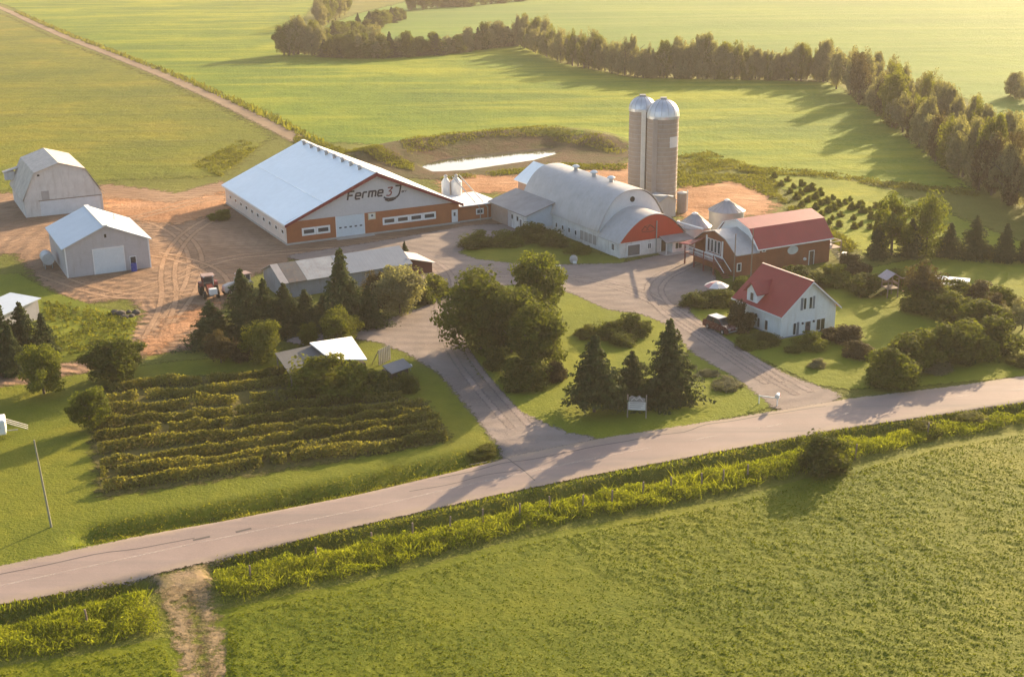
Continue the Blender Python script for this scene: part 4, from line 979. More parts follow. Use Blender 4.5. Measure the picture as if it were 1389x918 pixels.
def crown_spruce(seed, lev=26, leaf=.03, bare=.06):
    rg = np.random.default_rng(seed); P = []; N_ = []; T = []
    for i in range(lev):
        h = bare+(1-bare)*(i/lev)**.92; Rr = .5*(1-h)**.82*(.85+.3*rg.random())+.012
        nb = int(9+16*(1-h)); Rr *= rg.uniform(.78, 1.16)
        for k in range(nb):
            a = rg.random()*6.283; L = Rr*(.62+.5*rg.random())*(1+.2*math.sin(2*a+seed)+.16*math.sin(3*a+7*h+seed)); hh = h+rg.normal(0, .012)
            n = int(10+34*L/.5); t = rg.random(n)**.7
            droop = -.20*t*L*1.2+.10*(t**2)*L
            x = np.cos(a)*L*t; y = np.sin(a)*L*t
            wd = .16*L*(1-t*.7)+.01
            off = rg.normal(0, 1, n)*wd
            p = np.stack([x-np.sin(a)*off, y+np.cos(a)*off, hh+droop-np.abs(off)*.25+rg.normal(0, .008, n)], 1); P.append(p)
            N_.append(np.tile([np.cos(a)*.5, np.sin(a)*.5, .8], (n, 1))); T.append(np.clip(rg.normal(.35, .12)+t*.3+rg.normal(0, .12, n), 0, 1))
    P = np.concatenate(P); P[:, 2] = np.clip(P[:, 2], 0.01, None)
    return P, np.concatenate(N_), np.concatenate(T), leaf
F_DEC = foliage('leaf_green', (.075, .095, .013), (.18, .195, .028), .5)
F_DARK = foliage('leaf_dark', (.055, .07, .013), (.13, .142, .024), .45)
F_LIGHT = foliage('leaf_light', (.095, .11, .016), (.2, .205, .032), .5)
F_POP = foliage('leaf_greygreen', (.15, .15, .085), (.29, .275, .155), .52)  # grey-green lifted to put haze into the treeline's colour; some near plants share it
F_SPR = foliage('needles', (.032, .047, .018), (.075, .092, .03), .25)
F_RED = foliage('leaf_russet', (.05, .042, .02), (.11, .085, .035), .35)
F_YEL = foliage('grass_blades', (.115, .145, .010), (.27, .285, .026), .5)
F_WEED = foliage('weed_blades', (.09, .10, .014), (.2, .195, .03), .48)
F_BERRY = foliage('berry_leaves', (.105, .105, .025), (.27, .245, .06), .52)
BARK = paint('bark', (.14, .105, .08), .9, .2, 4)
def trunk_mesh(hfrac, r_, seed, limbs=5, top=.75):
    m = MB(); rg = random.Random(seed); pts = [(0, 0, -.02)]
    for i in range(1, 5): pts.append((rg.uniform(-.012, .012)*i, rg.uniform(-.012, .012)*i, top*i/4))
    for i in range(4): m.tube(pts[i], pts[i+1], r_*(1-.22*i), 7, r_*(1-.22*(i+1)))
    for k in range(limbs):
        z = hfrac+(top-hfrac)*k/max(1, limbs)*.8; a = rg.random()*6.283; L = rg.uniform(.18, .32)
        m.tube((0, 0, z), (math.cos(a)*L, math.sin(a)*L, min(.95, z+L*rg.uniform(.4, .9))), r_*.45, 5, r_*.12)
    return m
PROTO = {}
def proto(key, pts, mat, trunk):
    P, N_, T, lf = pts
    c = leaf_obj('crown', P, N_, lf, T, mat)
    t = trunk.build('trunk', BARK) if trunk else None
    PROTO[key] = (c.data, t.data if t else None)
    bpy.data.objects.remove(c)
    if t: bpy.data.objects.remove(t)
for i in range(3): proto('round%d' % i, crown_broad(31+i, 90, 150, 'round', .029), F_DEC, trunk_mesh(.22, .028, i))
for i in range(2): proto('open%d' % i, crown_broad(51+i, 50, 110, 'open', .036), F_DEC, trunk_mesh(.3, .025, 7+i, 7))
for i in range(3): proto('tall%d' % i, crown_broad(61+i, 64, 75, 'tall', .03), F_POP, trunk_mesh(.1, .018, 3+i))
for i in range(3): proto('dome%d' % i, crown_broad(71+i, 60, 130, 'dome', .045), F_DARK, None)
for i in range(3): proto('spruce%d' % i, crown_spruce(81+i), F_SPR, trunk_mesh(.1, .016, 5+i, 0, .9))
proto('sprucehi', crown_spruce(91, 24, .034, .2), F_SPR, trunk_mesh(.1, .02, 5, 0, .9))
def plant(key, name, X, Y, h, w, mat, label, cat, group=None, z=None, rz=None):
    cd, td = PROTO[key]; zz = float(zfun(np.array([X]), np.array([Y]))[0]) if z is None else z
    rz = random.random()*6.28 if rz is None else rz
    if td is None:
        o = bpy.data.objects.new(name, cd); COL.objects.link(o); o.location = (X, Y, zz-.05); o.rotation_euler = (0, 0, rz); o.scale = (w, w, h); c = o
        tag(o, label, cat, group)
    else:
        o = thing(name, label, cat, (X, Y, zz), rz, group)
        c = bpy.data.objects.new('crown', cd); COL.objects.link(c); c.parent = o; c.scale = (w, w, h)
        q = bpy.data.objects.new('trunk', td); COL.objects.link(q); q.parent = o; q.scale = (h, h, h)
    if mat: c.material_slots[0].link = 'OBJECT'; c.material_slots[0].material = mat
    return o
def tree(key, name, px, pyb, pyt, wpx, mat, label, cat, group=None, k=1.0):
    """plant standing at photo ground point, measured height and width"""
    X, Y = G(px, pyb); h = max(.4, height_at(px, pyb, pyt)); w = wpx*mper(px, pyb)*1.12*k
    # the measured outline belongs to the middle of the plant, so set it back by part of its own depth
    if PROTO[key][1] is None: 
        Y += w*.28
        h = max(.4, CAM_H+ray(px, pyt)[2]*Y/ray(px, pyt)[1])
    return plant(key, name, X, Y, h, w, mat, label, cat, group)

DT, SP, SH_ = 'deciduous_tree', 'spruce_tree', 'shrub'
T = [
 # island between the two driveways
 ('round0', DT, 652, 475, 362, 118, F_DARK, 'largest dark leafy tree on the island lawn, beside the left driveway', 'tree'),
 ('round1', DT, 728, 442, 342, 84, F_DEC, 'paler willow-like tree at the back of the island lawn', 'tree'),
 ('round1', DT, 731, 506, 408, 86, F_DARK, 'leafy tree with ragged crown in front of the largest island tree', 'tree'),
 ('round2', DT, 694, 478, 382, 84, F_DARK, 'middle leafy tree wedged between the largest island tree and the willow-like one', 'tree'),
 ('dome0', SH_, 713, 532, 484, 64, F_DARK, 'large dark round shrub at the front of the island tree group', 'shrub'),
 ('dome1', SH_, 672, 503, 468, 36, F_DARK, 'small dark round shrub left of the big shrub on the island lawn', 'shrub'),
 ('dome2', SH_, 753, 520, 488, 32, F_RED, 'low russet shrub right of the big dark island shrub', 'shrub'),
 ('sprucehi', SP, 806, 559, 453, 88, F_SPR, 'dark spruce with a bare lower trunk on the island lawn, left of the sign', 'spruce'),
 ('spruce2', SP, 906, 546, 432, 92, F_SPR, 'taller broad spruce on the island lawn, right of the sign', 'spruce'),
 ('spruce1', SP, 856, 544, 476, 70, F_SPR, 'short dark spruce right behind the sign between two taller spruces', 'spruce'),
 ('dome0', SH_, 828, 462, 434, 46, F_DEC, 'left mound of the shrub bed in the middle of the island lawn', 'shrub'),
 ('dome1', SH_, 860, 458, 424, 46, F_DARK, 'taller right mound of the shrub bed in the middle of the island lawn', 'shrub'),
 ('dome2', SH_, 798, 460, 442, 36, F_LIGHT, 'pale low shrub at the left end of the island shrub bed', 'shrub'),
 ('dome2', SH_, 846, 470, 450, 40, F_DEC, 'low front shrub of the island shrub bed', 'shrub'),
 ('dome1', 'perennial_clump', 962, 512, 501, 30, F_POP, 'greyish flower clump on the island lawn nearer the right driveway', 'flower clump'),
 ('dome0', 'perennial_clump', 988, 530, 514, 44, F_POP, 'wider greyish flower clump on the island lawn near the mailbox', 'flower clump'),
 # spruce group in front of the long shed
 ('spruce1', SP, 288, 466, 408, 74, F_SPR, 'leftmost spruce of the dark clump below the tractor', 'spruce'),
 ('spruce2', SP, 333, 460, 364, 74, F_SPR, 'tall spruce of the dark clump just right of the tractor', 'spruce'),
 ('spruce0', SP, 362, 454, 378, 60, F_SPR, 'spruce standing before the left end wall of the long shed', 'spruce'),
 ('spruce1', SP, 388, 452, 384, 60, F_SPR, 'spruce in front of the rusty patch of the long shed roof', 'spruce'),
 ('spruce2', SP, 416, 446, 392, 56, F_SPR, 'spruce in front of the pale patch of the long shed roof', 'spruce'),
 ('spruce0', SP, 466, 446, 337, 84, F_SPR, 'tallest pointed spruce rising over the long shed roof', 'spruce'),
 ('spruce2', SP, 440, 448, 400, 48, F_SPR, 'short spruce at the left foot of the tallest pointed spruce', 'spruce'),
 ('spruce1', SP, 500, 442, 388, 58, F_SPR, 'short spruce at the right foot of the tallest pointed spruce', 'spruce'),
 ('round2', DT, 543, 428, 356, 64, F_POP, 'grey-green bushy tree in front of the right half of the long shed', 'tree'),
 ('round0', DT, 513, 424, 366, 44, F_RED, 'russet bushy tree between the tallest spruce and the grey-green tree', 'tree'),
 ('dome1', SH_, 590, 406, 370, 44, F_LIGHT, 'light yellow-green shrub at the right end of the long shed', 'shrub'),
 ('dome0', SH_, 573, 414, 382, 34, F_DARK, 'dark shrub tucked left of the light one at the right end of the long shed', 'shrub'),
 ('spruce2', SP, 549, 346, 327, 14, F_SPR, 'tiny young spruce behind the long shed roof on the yard edge', 'spruce'),
 ('round1', DT, 463, 468, 417, 52, F_LIGHT, 'round light green tree behind the white-roofed woodshed', 'tree'),
 ('round0', DT, 420, 470, 436, 30, F_DEC, 'small darker tree left of the round light green one behind the woodshed', 'tree'),
 ('round2', DT, 357, 492, 433, 54, F_LIGHT, 'light olive round tree left of the woodshed lean-to', 'tree'),
 ('open1', DT, 300, 492, 446, 38, F_RED, 'small ragged tree at the left of the light olive one', 'tree'),
 ('dome2', SH_, 326, 492, 463, 36, F_RED, 'russet shrub between the small ragged tree and the light olive tree', 'shrub'),
 ('dome0', SH_, 428, 540, 480, 74, F_LIGHT, 'big light shrub covering the front of the grey lean-to', 'shrub'),
 ('dome1', SH_, 482, 544, 490, 70, F_DEC, 'big shrub below the front edge of the white woodshed roof', 'shrub'),
 ('dome2', SH_, 518, 540, 504, 44, F_DARK, 'dark shrub left below the tiny tool shed', 'shrub'),
 ('dome1', SH_, 551, 532, 503, 40, F_DARK, 'dark shrub right in front of the tiny tool shed', 'shrub'),
 ('dome2', SH_, 655, 614, 598, 40, F_WEED, 'low weedy shrub in the corner where the left driveway meets the road', 'shrub'),
 # left edge
 ('spruce0', SP, 4, 498, 398, 70, F_SPR, 'tallest dark spruce at the left edge', 'spruce'),
 ('spruce1', SP, 36, 492, 410, 64, F_SPR, 'dark spruce hiding the right end of the left-edge shed', 'spruce'),
 ('spruce2', SP, 62, 484, 424, 50, F_SPR, 'smaller spruce at the right of the left-edge spruce clump', 'spruce'),
 ('spruce2', SP, -24, 505, 402, 70, F_SPR, 'spruce half cut by the left edge', 'spruce'),
 ('spruce0', SP, 20, 506, 440, 50, F_SPR, 'low spruce at the front of the left-edge spruce clump', 'spruce'),
 ('round1', DT, 60, 534, 468, 62, F_DEC, 'round green tree in front of the left-edge spruces', 'tree'),
 ('round0', DT, 159, 516, 456, 82, F_DARK, 'dark wide round tree at the top left of the berry rows', 'tree'),
 ('round2', DT, 123, 582, 527, 50, F_DEC, 'small bright green tree at the left end of the berry rows', 'tree'),
 # lower verge
 ('dome0', SH_, 1120, 646, 588, 66, F_DARK, 'big round dark bush alone on the verge below the road', 'bush'),
 ('dome2', SH_, 1330, 580, 553, 60, F_WEED, 'weedy low bush on the verge below the road at the right', 'bush'),
 ('dome1', SH_, 1262, 592, 566, 52, F_WEED, 'small weedy bush on the verge between two others below the road', 'bush'),
 # around the white house
 ('dome1', SH_, 1103, 476, 449, 42, F_DEC, 'shrub under the house door', 'shrub'),
 ('dome2', SH_, 1148, 468, 439, 52, F_RED, 'brownish shrub at the right corner of the white house', 'shrub'),
 ('dome0', SH_, 1168, 488, 463, 40, F_RED, 'russet flowering shrub on the house lawn below the right corner', 'shrub'),
 ('dome1', SH_, 1110, 500, 485, 26, F_POP, 'small pale shrub on the house lawn, alone', 'shrub'),
 ('dome2', SH_, 1078, 480, 466, 24, F_DEC, 'small shrub at the front left corner of the white house', 'shrub'),
 ('dome0', SH_, 1040, 470, 450, 40, F_DARK, 'dark shrub below the side windows of the white house', 'shrub'),
 ('dome1', SH_, 1003, 452, 406, 42, F_RED, 'tall russet shrub between the car and the house', 'shrub'),
 ('dome2', SH_, 1020, 474, 456, 44, F_DEC, 'low shrub behind the car beside the right driveway', 'shrub'),
 ('dome0', SH_, 945, 418, 396, 44, F_DARK, 'left clipped shrub of the pair beside the right driveway bend', 'shrub'),
 ('dome1', SH_, 980, 418, 390, 52, F_DARK, 'right bigger shrub of the pair by the patio umbrella', 'shrub'),
 ('dome2', SH_, 1010, 396, 374, 36, F_DEC, 'shrub at the foot of the pole beside the grey-roofed wing', 'shrub'),
 ('dome0', SH_, 1092, 392, 362, 52, F_DARK, 'dark shrub behind the ridge of the white house', 'shrub'),
 ('dome1', SH_, 1130, 390, 356, 56, F_DEC, 'wide shrub between the white house and the timber steps', 'shrub'),
 ('dome2', SH_, 1160, 376, 345, 44, F_RED, 'shrub right of the timber steps', 'shrub'),
 # garden and hedge on the right
 ('dome0', SH_, 1180, 402, 370, 56, F_DARK, 'dark shrub left of the play tower', 'shrub'),
 ('dome1', SH_, 1222, 392, 362, 52, F_DEC, 'shrub behind the play tower roof', 'shrub'),
 ('open1', DT, 1247, 416, 352, 56, F_RED, 'russet small tree right of the play tower', 'tree'),
 ('dome2', SH_, 1276, 422, 384, 46, F_DEC, 'shrub between the russet small tree and the curved hedge', 'shrub'),
 ('open0', DT, 1377, 446, 404, 40, F_POP, 'loose small tree beside the pole at the right edge', 'tree'),
 ('dome1', SH_, 1272, 508, 489, 46, F_POP, 'pale low shrub in the shade in front of the curved hedge', 'shrub'),
 ('dome2', SH_, 1392, 500, 478, 40, F_WEED, 'weedy shrub at the right edge just above the road', 'shrub'),
 # tree row behind the garden
 ('open0', DT, 1209, 346, 260, 60, F_DEC, 'left of the two biggest leafy trees behind the garden', 'tree'),
 ('tall1', DT, 1256, 348, 256, 58, F_DEC, 'right of the two biggest leafy trees behind the garden', 'tree'),
 ('spruce1', SP, 1190, 348, 304, 38, F_SPR, 'conifer at the left end of the tree row behind the garden', 'spruce'),
 ('spruce2', SP, 1234, 348, 296, 42, F_SPR, 'conifer between the two biggest leafy trees', 'spruce'),
 ('spruce0', SP, 1286, 348, 302, 42, F_SPR, 'conifer just right of the biggest leafy trees', 'spruce'),
 ('spruce1', SP, 1320, 350, 293, 48, F_SPR, 'taller conifer in the middle of the row behind the garden', 'spruce'),
 ('spruce2', SP, 1362, 354, 303, 42, F_SPR, 'pointed conifer standing clear at the right of the row', 'spruce'),
 ('spruce0', SP, 1392, 354, 312, 40, F_SPR, 'conifer cut by the right edge in the row behind the garden', 'spruce'),
 ('dome0', SH_, 1340, 352, 330, 34, F_DARK, 'low dark shrub between the taller and the pointed conifer', 'shrub'),
 # by the old barn
 ('dome0', SH_, 645, 338, 314, 48, F_DARK, 'leftmost shrub of the bed in front of the lean-to', 'shrub'),
 ('dome1', SH_, 685, 336, 312, 48, F_DEC, 'shrub below the grey doors of the lean-to', 'shrub'),
 ('dome2', SH_, 722, 330, 300, 50, F_DARK, 'tallest shrub below the pale blue lean-to front', 'shrub'),
 ('dome0', SH_, 752, 336, 311, 40, F_DARK, 'right shrub against the old barn wall', 'shrub'),
 ('dome1', SH_, 785, 346, 328, 32, F_DEC, 'low shrub below the louvred window of the old barn', 'shrub'),
 ('dome2', SH_, 297, 300, 284, 30, F_WEED, 'weedy mound at the left wall of the big barn', 'shrub'),
]
for r_ in T: tree(*r_)
# the curved hedge: separate big shrubs
HED = [(1258, 428, 388, 46), (1290, 434, 394, 50), (1318, 444, 402, 50), (1344, 456, 409, 54), (1352, 484, 424, 58), (1322, 492, 432, 58), (1288, 498, 438, 56), (1252, 504, 446, 58), (1224, 514, 452, 58), (1216, 530, 474, 52)]
for i, (x, y, tp, w) in enumerate(HED):
    tree('dome%d' % (i % 3), 'hedge_shrub', x, y, tp, w*1.22, (F_DARK, F_DEC, F_DARK, F_DEC)[i % 4], 'big dark shrub of the curved hedge right of the white house', 'hedge shrub', 'shrubs of the curved hedge')
for i, (x, y, tp, w) in enumerate([(1306, 406, 380, 42), (1334, 412, 380, 46), (1362, 420, 386, 50), (1350, 440, 398, 40)]):
    tree('dome%d' % (i % 3), 'hedge_shrub', x, y, tp, w, (F_DEC, F_RED)[i % 2], 'shrub of the low back hedge beside the white boards', 'hedge shrub', 'shrubs of the back hedge')
# orchard of young trees
F_YOUNG = foliage('leaf_young', (.10, .12, .014), (.2, .21, .03), .5)
n = 0
for a in range(7):
    for b in range(9):
        px = 1052+b*17+a*9+random.uniform(-2, 2); py = 242+b*5.2+a*9.5-b*a*.2+random.uniform(-1, 1)
        if px > 1215 or random.random() < .12: continue
        s_ = random.uniform(.7, 1.25)
        X, Y = G(px, py); plant('dome%d' % (n % 3), 'orchard_bush', X, Y, 1.35*s_, 1.5*s_, (F_YOUNG, F_LIGHT)[n % 2], 'small rounded bush planted in rows on the sunny slope behind the red barn', 'bush', 'orchard bushes in rows'); n += 1
# treelines behind the fields
def lineof(pts, n, jit, hr, wr, kinds, mats, name, label, cat, group):
    P = np.array(pts, float); d = np.r_[0, np.cumsum(np.hypot(*np.diff(P[:, :2], axis=0).T))]
    for i in range(n):
        s = d[-1]*(i+.5)/n; x = np.interp(s, d, P[:, 0])+random.uniform(-jit, jit); y = np.interp(s, d, P[:, 1])+random.uniform(-jit*.3, jit*.25)
        hp = np.interp(s, d, P[:, 2])*random.uniform(*hr); wp_ = np.interp(s, d, P[:, 2])*random.uniform(*wr)
        k = random.choice(kinds); X, Y = G(x, y); hh = height_at(x, y, y-hp); ww = wp_*mper(x, y)
        isS = k.startswith('spruce')
        plant(k, 'conifer' if isS else name, X, Y, hh, ww, F_SPRFAR if isS else random.choice(mats), ('dark conifer' if isS else label[0])+' '+label[1], 'conifer' if isS else cat, group+(' conifers' if isS else ''))
F_SPRFAR = foliage('needles_far', (.022, .034, .018), (.05, .062, .028), .2)
TALL = ['tall0', 'tall1', 'tall2', 'round0', 'round1', 'open0', 'round2']
PM = [F_POP, F_POP, F_POP, F_LIGHT]
lineof([(384, 74, 52), (440, 76, 42)], 14, 4, (.8, 1.15), (.42, .62), TALL, PM, 'poplar', ('grey-green tall tree', 'at the left end of the far treeline'), 'tree', 'far treeline left end')
lineof([(430, 40, 42), (475, 20, 32)], 6, 4, (.8, 1.2), (.6, .8), TALL, [F_POP, F_DEC], 'poplar', ('tall tree', 'at the top behind the far treeline'), 'tree', 'trees behind the treeline')
lineof([(440, 64, 28), (480, 48, 24), (545, 26, 20)], 16, 3, (.7, 1.2), (.8, 1.3), ['dome0', 'dome1', 'round2', 'spruce1'], [F_DARK, F_DEC], 'hedgerow_bush', ('low bush', 'of the hedgerow running back from the treeline'), 'bush', 'back hedgerow')
lineof([(440, 78, 28), (520, 79, 30), (600, 74, 28), (690, 62, 34)], 44, 3, (.7, 1.25), (.7, 1.1), ['spruce0', 'dome1', 'spruce2', 'dome0', 'dome2', 'tall1', 'round0', 'round2'], [F_DARK, F_DEC, F_POP], 'hedgerow_bush', ('low bushy tree', 'in the dark low stretch of the far treeline'), 'tree', 'far treeline low stretch')
lineof([(508, 72, 42), (514, 72, 42)], 2, 4, (.9, 1.1), (.5, .6), ['tall0', 'tall2'], [F_POP], 'poplar', ('tall pale tree', 'alone above the low far treeline'), 'tree', 'tall pale trees in the low treeline')
lineof([(696, 60, 38), (730, 72, 48), (762, 84, 50), (800, 94, 52), (862, 104, 50)], 64, 5, (.6, 1.15), (.3, .5), TALL, PM, 'poplar', ('slender grey-green tree', 'in the far treeline above the pond'), 'tree', 'far treeline above the pond')
lineof([(862, 105, 42), (930, 106, 52), (956, 107, 66), (985, 107, 52), (1030, 108, 40), (1080, 109, 48), (1130, 111, 54)], 78, 6, (.5, 1.12), (.32, .55), TALL+['tall2', 'dome1'], PM, 'poplar', ('hazy grey-green tree', 'in the far treeline right of the silos'), 'tree', 'far treeline right of the silos')
lineof([(1130, 112, 56), (1175, 140, 66), (1230, 180, 74), (1290, 228, 84), (1335, 256, 92), (1400, 290, 100), (1480, 330, 110)], 66, 12, (.5, 1.12), (.32, .55), TALL+['open0'], PM+[F_RED], 'poplar', ('tall loose hazy tree', 'of the wood on the upper right'), 'tree', 'wood on the upper right')
lineof([(1180, 118, 54), (1260, 160, 64), (1330, 205, 70), (1400, 245, 80)], 26, 9, (.65, 1.1), (.32, .55), TALL+['round2'], PM, 'poplar', ('hazy tree', 'of the back row of the upper right wood'), 'tree', 'back row of the upper right wood')
lineof([(555, 14, 26), (640, 8, 22), (740, -2, 18), (860, -14, 16)], 26, 4, (.7, 1.2), (.7, 1.2), ['round0', 'round2', 'tall0', 'dome1'], [F_DARK, F_DEC], 'far_tree', ('small far tree', 'along the top edge of the far field'), 'tree', 'trees along the top edge')
lineof([(1360, 130, 40), (1400, 140, 44)], 4, 8, (.8, 1.1), (.6, .8), TALL, PM, 'poplar', ('pale hazy tree', 'by the right edge on the far field'), 'tree', 'hazy trees at the right edge')
# ---- berry garden: separate rows
rows_l = [(148, 530), (146, 546), (138, 563), (134, 580), (128, 597), (134, 616), (137, 634), (138, 650), (140, 666)]
rows_r = [(398, 506), (420, 520), (470, 533), (545, 540), (575, 552), (582, 560), (596, 572), (598, 584), (606, 596)]
for i, (a, b) in enumerate(zip(rows_l, rows_r)):
    A = np.array(G(*a)); B_ = np.array(G(*b)); L = np.hypot(*(B_-A)); n = int(L*230)
    t = RNG.random(n); hp = .75+.5*vnoise(t*L, np.zeros(n)+i*7, 1.6, 40+i); q = RNG.normal(0, .36, n)
    u = (B_-A)/L; nn_ = np.array([-u[1], u[0]])
    zz = np.abs(RNG.random(n)**.6*hp*1.05*np.exp(-q*q*1.8))
    wob = (vnoise(t*L, np.zeros(n), 5, 60+i)-.5)*1.1+(vnoise(t*L, np.zeros(n), 1.2, 63+i)-.5)*.5
    gp_ = vnoise(t*L, np.zeros(n)+i*5, 1.1, 90)*.6+vnoise(t*L, np.zeros(n)+i*5, 4, 91)*.4; kk = gp_ > .17+.12*RNG.random(n)
    t, q, zz, wob = t[kk], q[kk], zz[kk], wob[kk]; n = int(kk.sum())
    P = np.stack([A[0]+u[0]*t*L+nn_[0]*(q+wob), A[1]+u[1]*t*L+nn_[1]*(q+wob), zz+.03], 1)
    N_ = np.stack([q*nn_[0], q*nn_[1], np.full(n, .7)], 1)+RNG.normal(0, .3, (n, 3))
    o = leaf_obj('berry_row', P, N_, .19, np.clip(vnoise(t*L, np.zeros(n)+i*3, 3.5, 70)*.8+RNG.normal(.05, .15, n), 0, 1), F_BERRY)
    ord_ = ['topmost', 'second', 'third', 'fourth', 'middle', 'fourth from the road', 'third from the road', 'second from the road', 'longest, lowest'][i]
    tag(o, 'leafy brown-green berry row, %s of the garden rows above the road' % ord_, 'crop row', 'berry rows')
# ---- grasses and weeds nobody could count
def blades(name, P, h, w, mat, kind='stuff', lean=.35, tint=None):
    n = len(P); a = RNG.random(n)*6.283; hh = h*(.45+.6*RNG.random(n))*(.45+1.0*vnoise(P[:, 0], P[:, 1], 1.6, 15)); ww = w*(.6+.8*RNG.random(n))
    dx = np.cos(a)*ww; dy = np.sin(a)*ww; lx = RNG.normal(0, lean, n)*hh; ly = RNG.normal(0, lean, n)*hh
    z = zfun(P[:, 0], P[:, 1])-.03
    V = np.stack([np.stack([P[:, 0]-dx, P[:, 1]-dy, z], 1), np.stack([P[:, 0]+dx, P[:, 1]+dy, z], 1),
                  np.stack([P[:, 0]+dx*.7+lx*.6, P[:, 1]+dy*.7+ly*.6, z+hh*.65], 1), np.stack([P[:, 0]+lx, P[:, 1]+ly, z+hh], 1)], 1).reshape(-1, 3)
    ti = np.clip(vnoise(P[:, 0], P[:, 1], 3, 5)*.7+RNG.normal(.15, .2, n), 0, 1) if tint is None else tint
    o = grid_obj(name, V, np.arange(4*n).reshape(-1, 4), mat, {'tint': np.repeat(ti, 4)}, smooth=False); tag(o, kind=kind); return o
def scatter(poly, dens, clump=0, cs=3.0, seed=1):
    A = np.array(poly); lo = A.min(0); hi = A.max(0); n = int((hi-lo).prod()*dens)
    P = lo+RNG.random((n, 2))*(hi-lo); k = sdist(P[:, 0], P[:, 1], poly) > 0
    if clump: k &= RNG.random(n) < sstep(clump-.2, clump+.15, vnoise(P[:, 0], P[:, 1], cs, seed)*.6+vnoise(P[:, 0], P[:, 1], cs*.35, seed+1)*.4)
    return P[k]
VERGE = [GL([(-120, 868), (0, 836), (186, 796), (204, 806), (228, 860), (120, 884), (0, 902), (-120, 922)]),
         GL([(290, 776), (320, 764), (500, 726), (680, 687), (810, 660), (1000, 623), (1133, 597), (1314, 568), (1389, 556), (1500, 538), (1500, 560), (1389, 578), (1266, 600), (1152, 628), (1000, 668), (900, 688), (770, 712), (680, 731), (500, 780), (400, 800), (306, 822), (284, 800)])]
def brush(name, P, h, size, mat, cs=1.4, sd_=15, asp=1.7):
    n = len(P); hh = h*(.25+1.15*vnoise(P[:, 0], P[:, 1], cs, sd_)**1.2*(.6+.7*vnoise(P[:, 0], P[:, 1], cs*4, sd_+1)))
    z = zfun(P[:, 0], P[:, 1])+hh*RNG.random(n)**.55
    N_ = RNG.normal(0, .6, (n, 3))+np.array([0, 0, .6])
    ti = np.clip(vnoise(P[:, 0], P[:, 1], 2.2, 5)*.75+RNG.normal(.12, .2, n), 0, 1)
    o = leaf_obj(name, np.stack([P[:, 0], P[:, 1], z], 1), N_, size, ti, mat, asp, .8); tag(o, kind='stuff'); return o
PV = np.concatenate([scatter(q, 150, .2, 3.2, 5) for q in VERGE])
ed = np.max([sdist(PV[:, 0], PV[:, 1], q) for q in VERGE], 0); PV = PV[RNG.random(len(PV)) < sstep(-.2, 1.3, ed+1.2*(vnoise(PV[:, 0], PV[:, 1], 1.2, 77)-.5))]
brush('verge_grass', PV, .9, .085, F_YEL, 1.1, 15, 3.4)
blades('verge_grass', PV[RNG.random(len(PV)) < .16], .95, .03, F_YEL, lean=.45)
PD = np.concatenate([scatter(strip(q, 3.4), 40) for q in DITCH_LO]+[scatter(strip(DITCH_UP, 3.6), 34)])
brush('ditch_grass', PD, .4, .09, F_WEED, 1.4, 15, 3)
RE = [GL([(0, 821), (184, 787), (200, 790), (0, 832)]), GL([(290, 760), (500, 711), (680, 671), (810, 644), (1000, 609), (1133, 584), (1314, 557), (1389, 546), (1389, 551), (1314, 562), (1133, 589), (1000, 615), (810, 651), (680, 678), (500, 719), (296, 768)]),
      GL([(100, 748), (284, 706), (500, 663), (676, 622), (672, 612), (500, 652), (284, 696), (100, 738)])]
blades('road_edge_grass', np.concatenate([scatter(q, 26) for q in RE]), .38, .06, F_YEL)
wl = []
for q, d_ in ((GL([(905, 215), (960, 206), (1010, 222), (1060, 250), (1050, 270), (1000, 250), (930, 256), (905, 245)]), 4), (GL([(1000, 226), (1100, 232), (1200, 246), (1330, 262), (1330, 268), (1200, 254), (1100, 240), (1010, 236)]), 5), (GL([(540, 206), (600, 194), (680, 183), (740, 182), (800, 194), (850, 206), (850, 212), (790, 203), (742, 192), (660, 196), (600, 206), (556, 216)]), 1.8),
          (GL([(600, 240), (660, 235), (760, 222), (850, 224), (850, 232), (760, 230), (660, 241), (600, 245)]), 4), (GL([(400, 184), (470, 205), (560, 222), (560, 232), (470, 216), (400, 196)]), 6), (GL([(1050, 262), (1110, 300), (1165, 335), (1150, 345), (1080, 300)]), 6),
          (GL([(60, 408), (130, 420), (186, 436), (176, 462), (100, 482), (50, 470)]), 3), (GL([(260, 225), (330, 190), (350, 200), (300, 240)]), 4)):
    wl.append(scatter(q, d_*2.2, .38, 5, 9))
wl = np.concatenate(wl); brush('tall_weeds', np.concatenate([wl, wl+RNG.normal(0, .25, wl.shape), wl+RNG.normal(0, .3, wl.shape)]), .5, .17, F_WEED, 2.2, 15, 2.6)
lane_side = [(x+3.6, y) for x, y in LANE]
blades('lane_weeds', scatter(strip(lane_side[:8], 3.0), 2.2, .42, 4, 3), 1.3, .3, F_WEED)
# crop leaves over the lower field
PCp = scatter([(-36, 68), (38, 68), (52, 78), (60, 118), (46, 112), (20, 98), (-2, 89), (-24, 81), (-36, 77)], 55)
PCp = PCp[sdist(PCp[:, 0], PCp[:, 1], CROP) > .3]
zc = zfun(PCp[:, 0], PCp[:, 1])+canopy(PCp[:, 0], PCp[:, 1], np.full(len(PCp), 5.))
keep = RNG.random(len(PCp)) < sstep(.02, .2, zc); PCp = PCp[keep]; zc = zc[keep]
F_CROP = foliage('crop_leaves', (.08, .115, .004), (.175, .187, .009), .4)
o = leaf_obj('crop_leaves', np.stack([PCp[:, 0], PCp[:, 1], zc+.03], 1), np.tile([0, 0, 1.0], (len(PCp), 1)), .12, np.clip(vnoise(PCp[:, 0], PCp[:, 1], 6, 8)*.5+RNG.normal(.3, .13, len(PCp)), 0, 1), F_CROP, 1.3, 1.0); tag(o, kind='stuff')

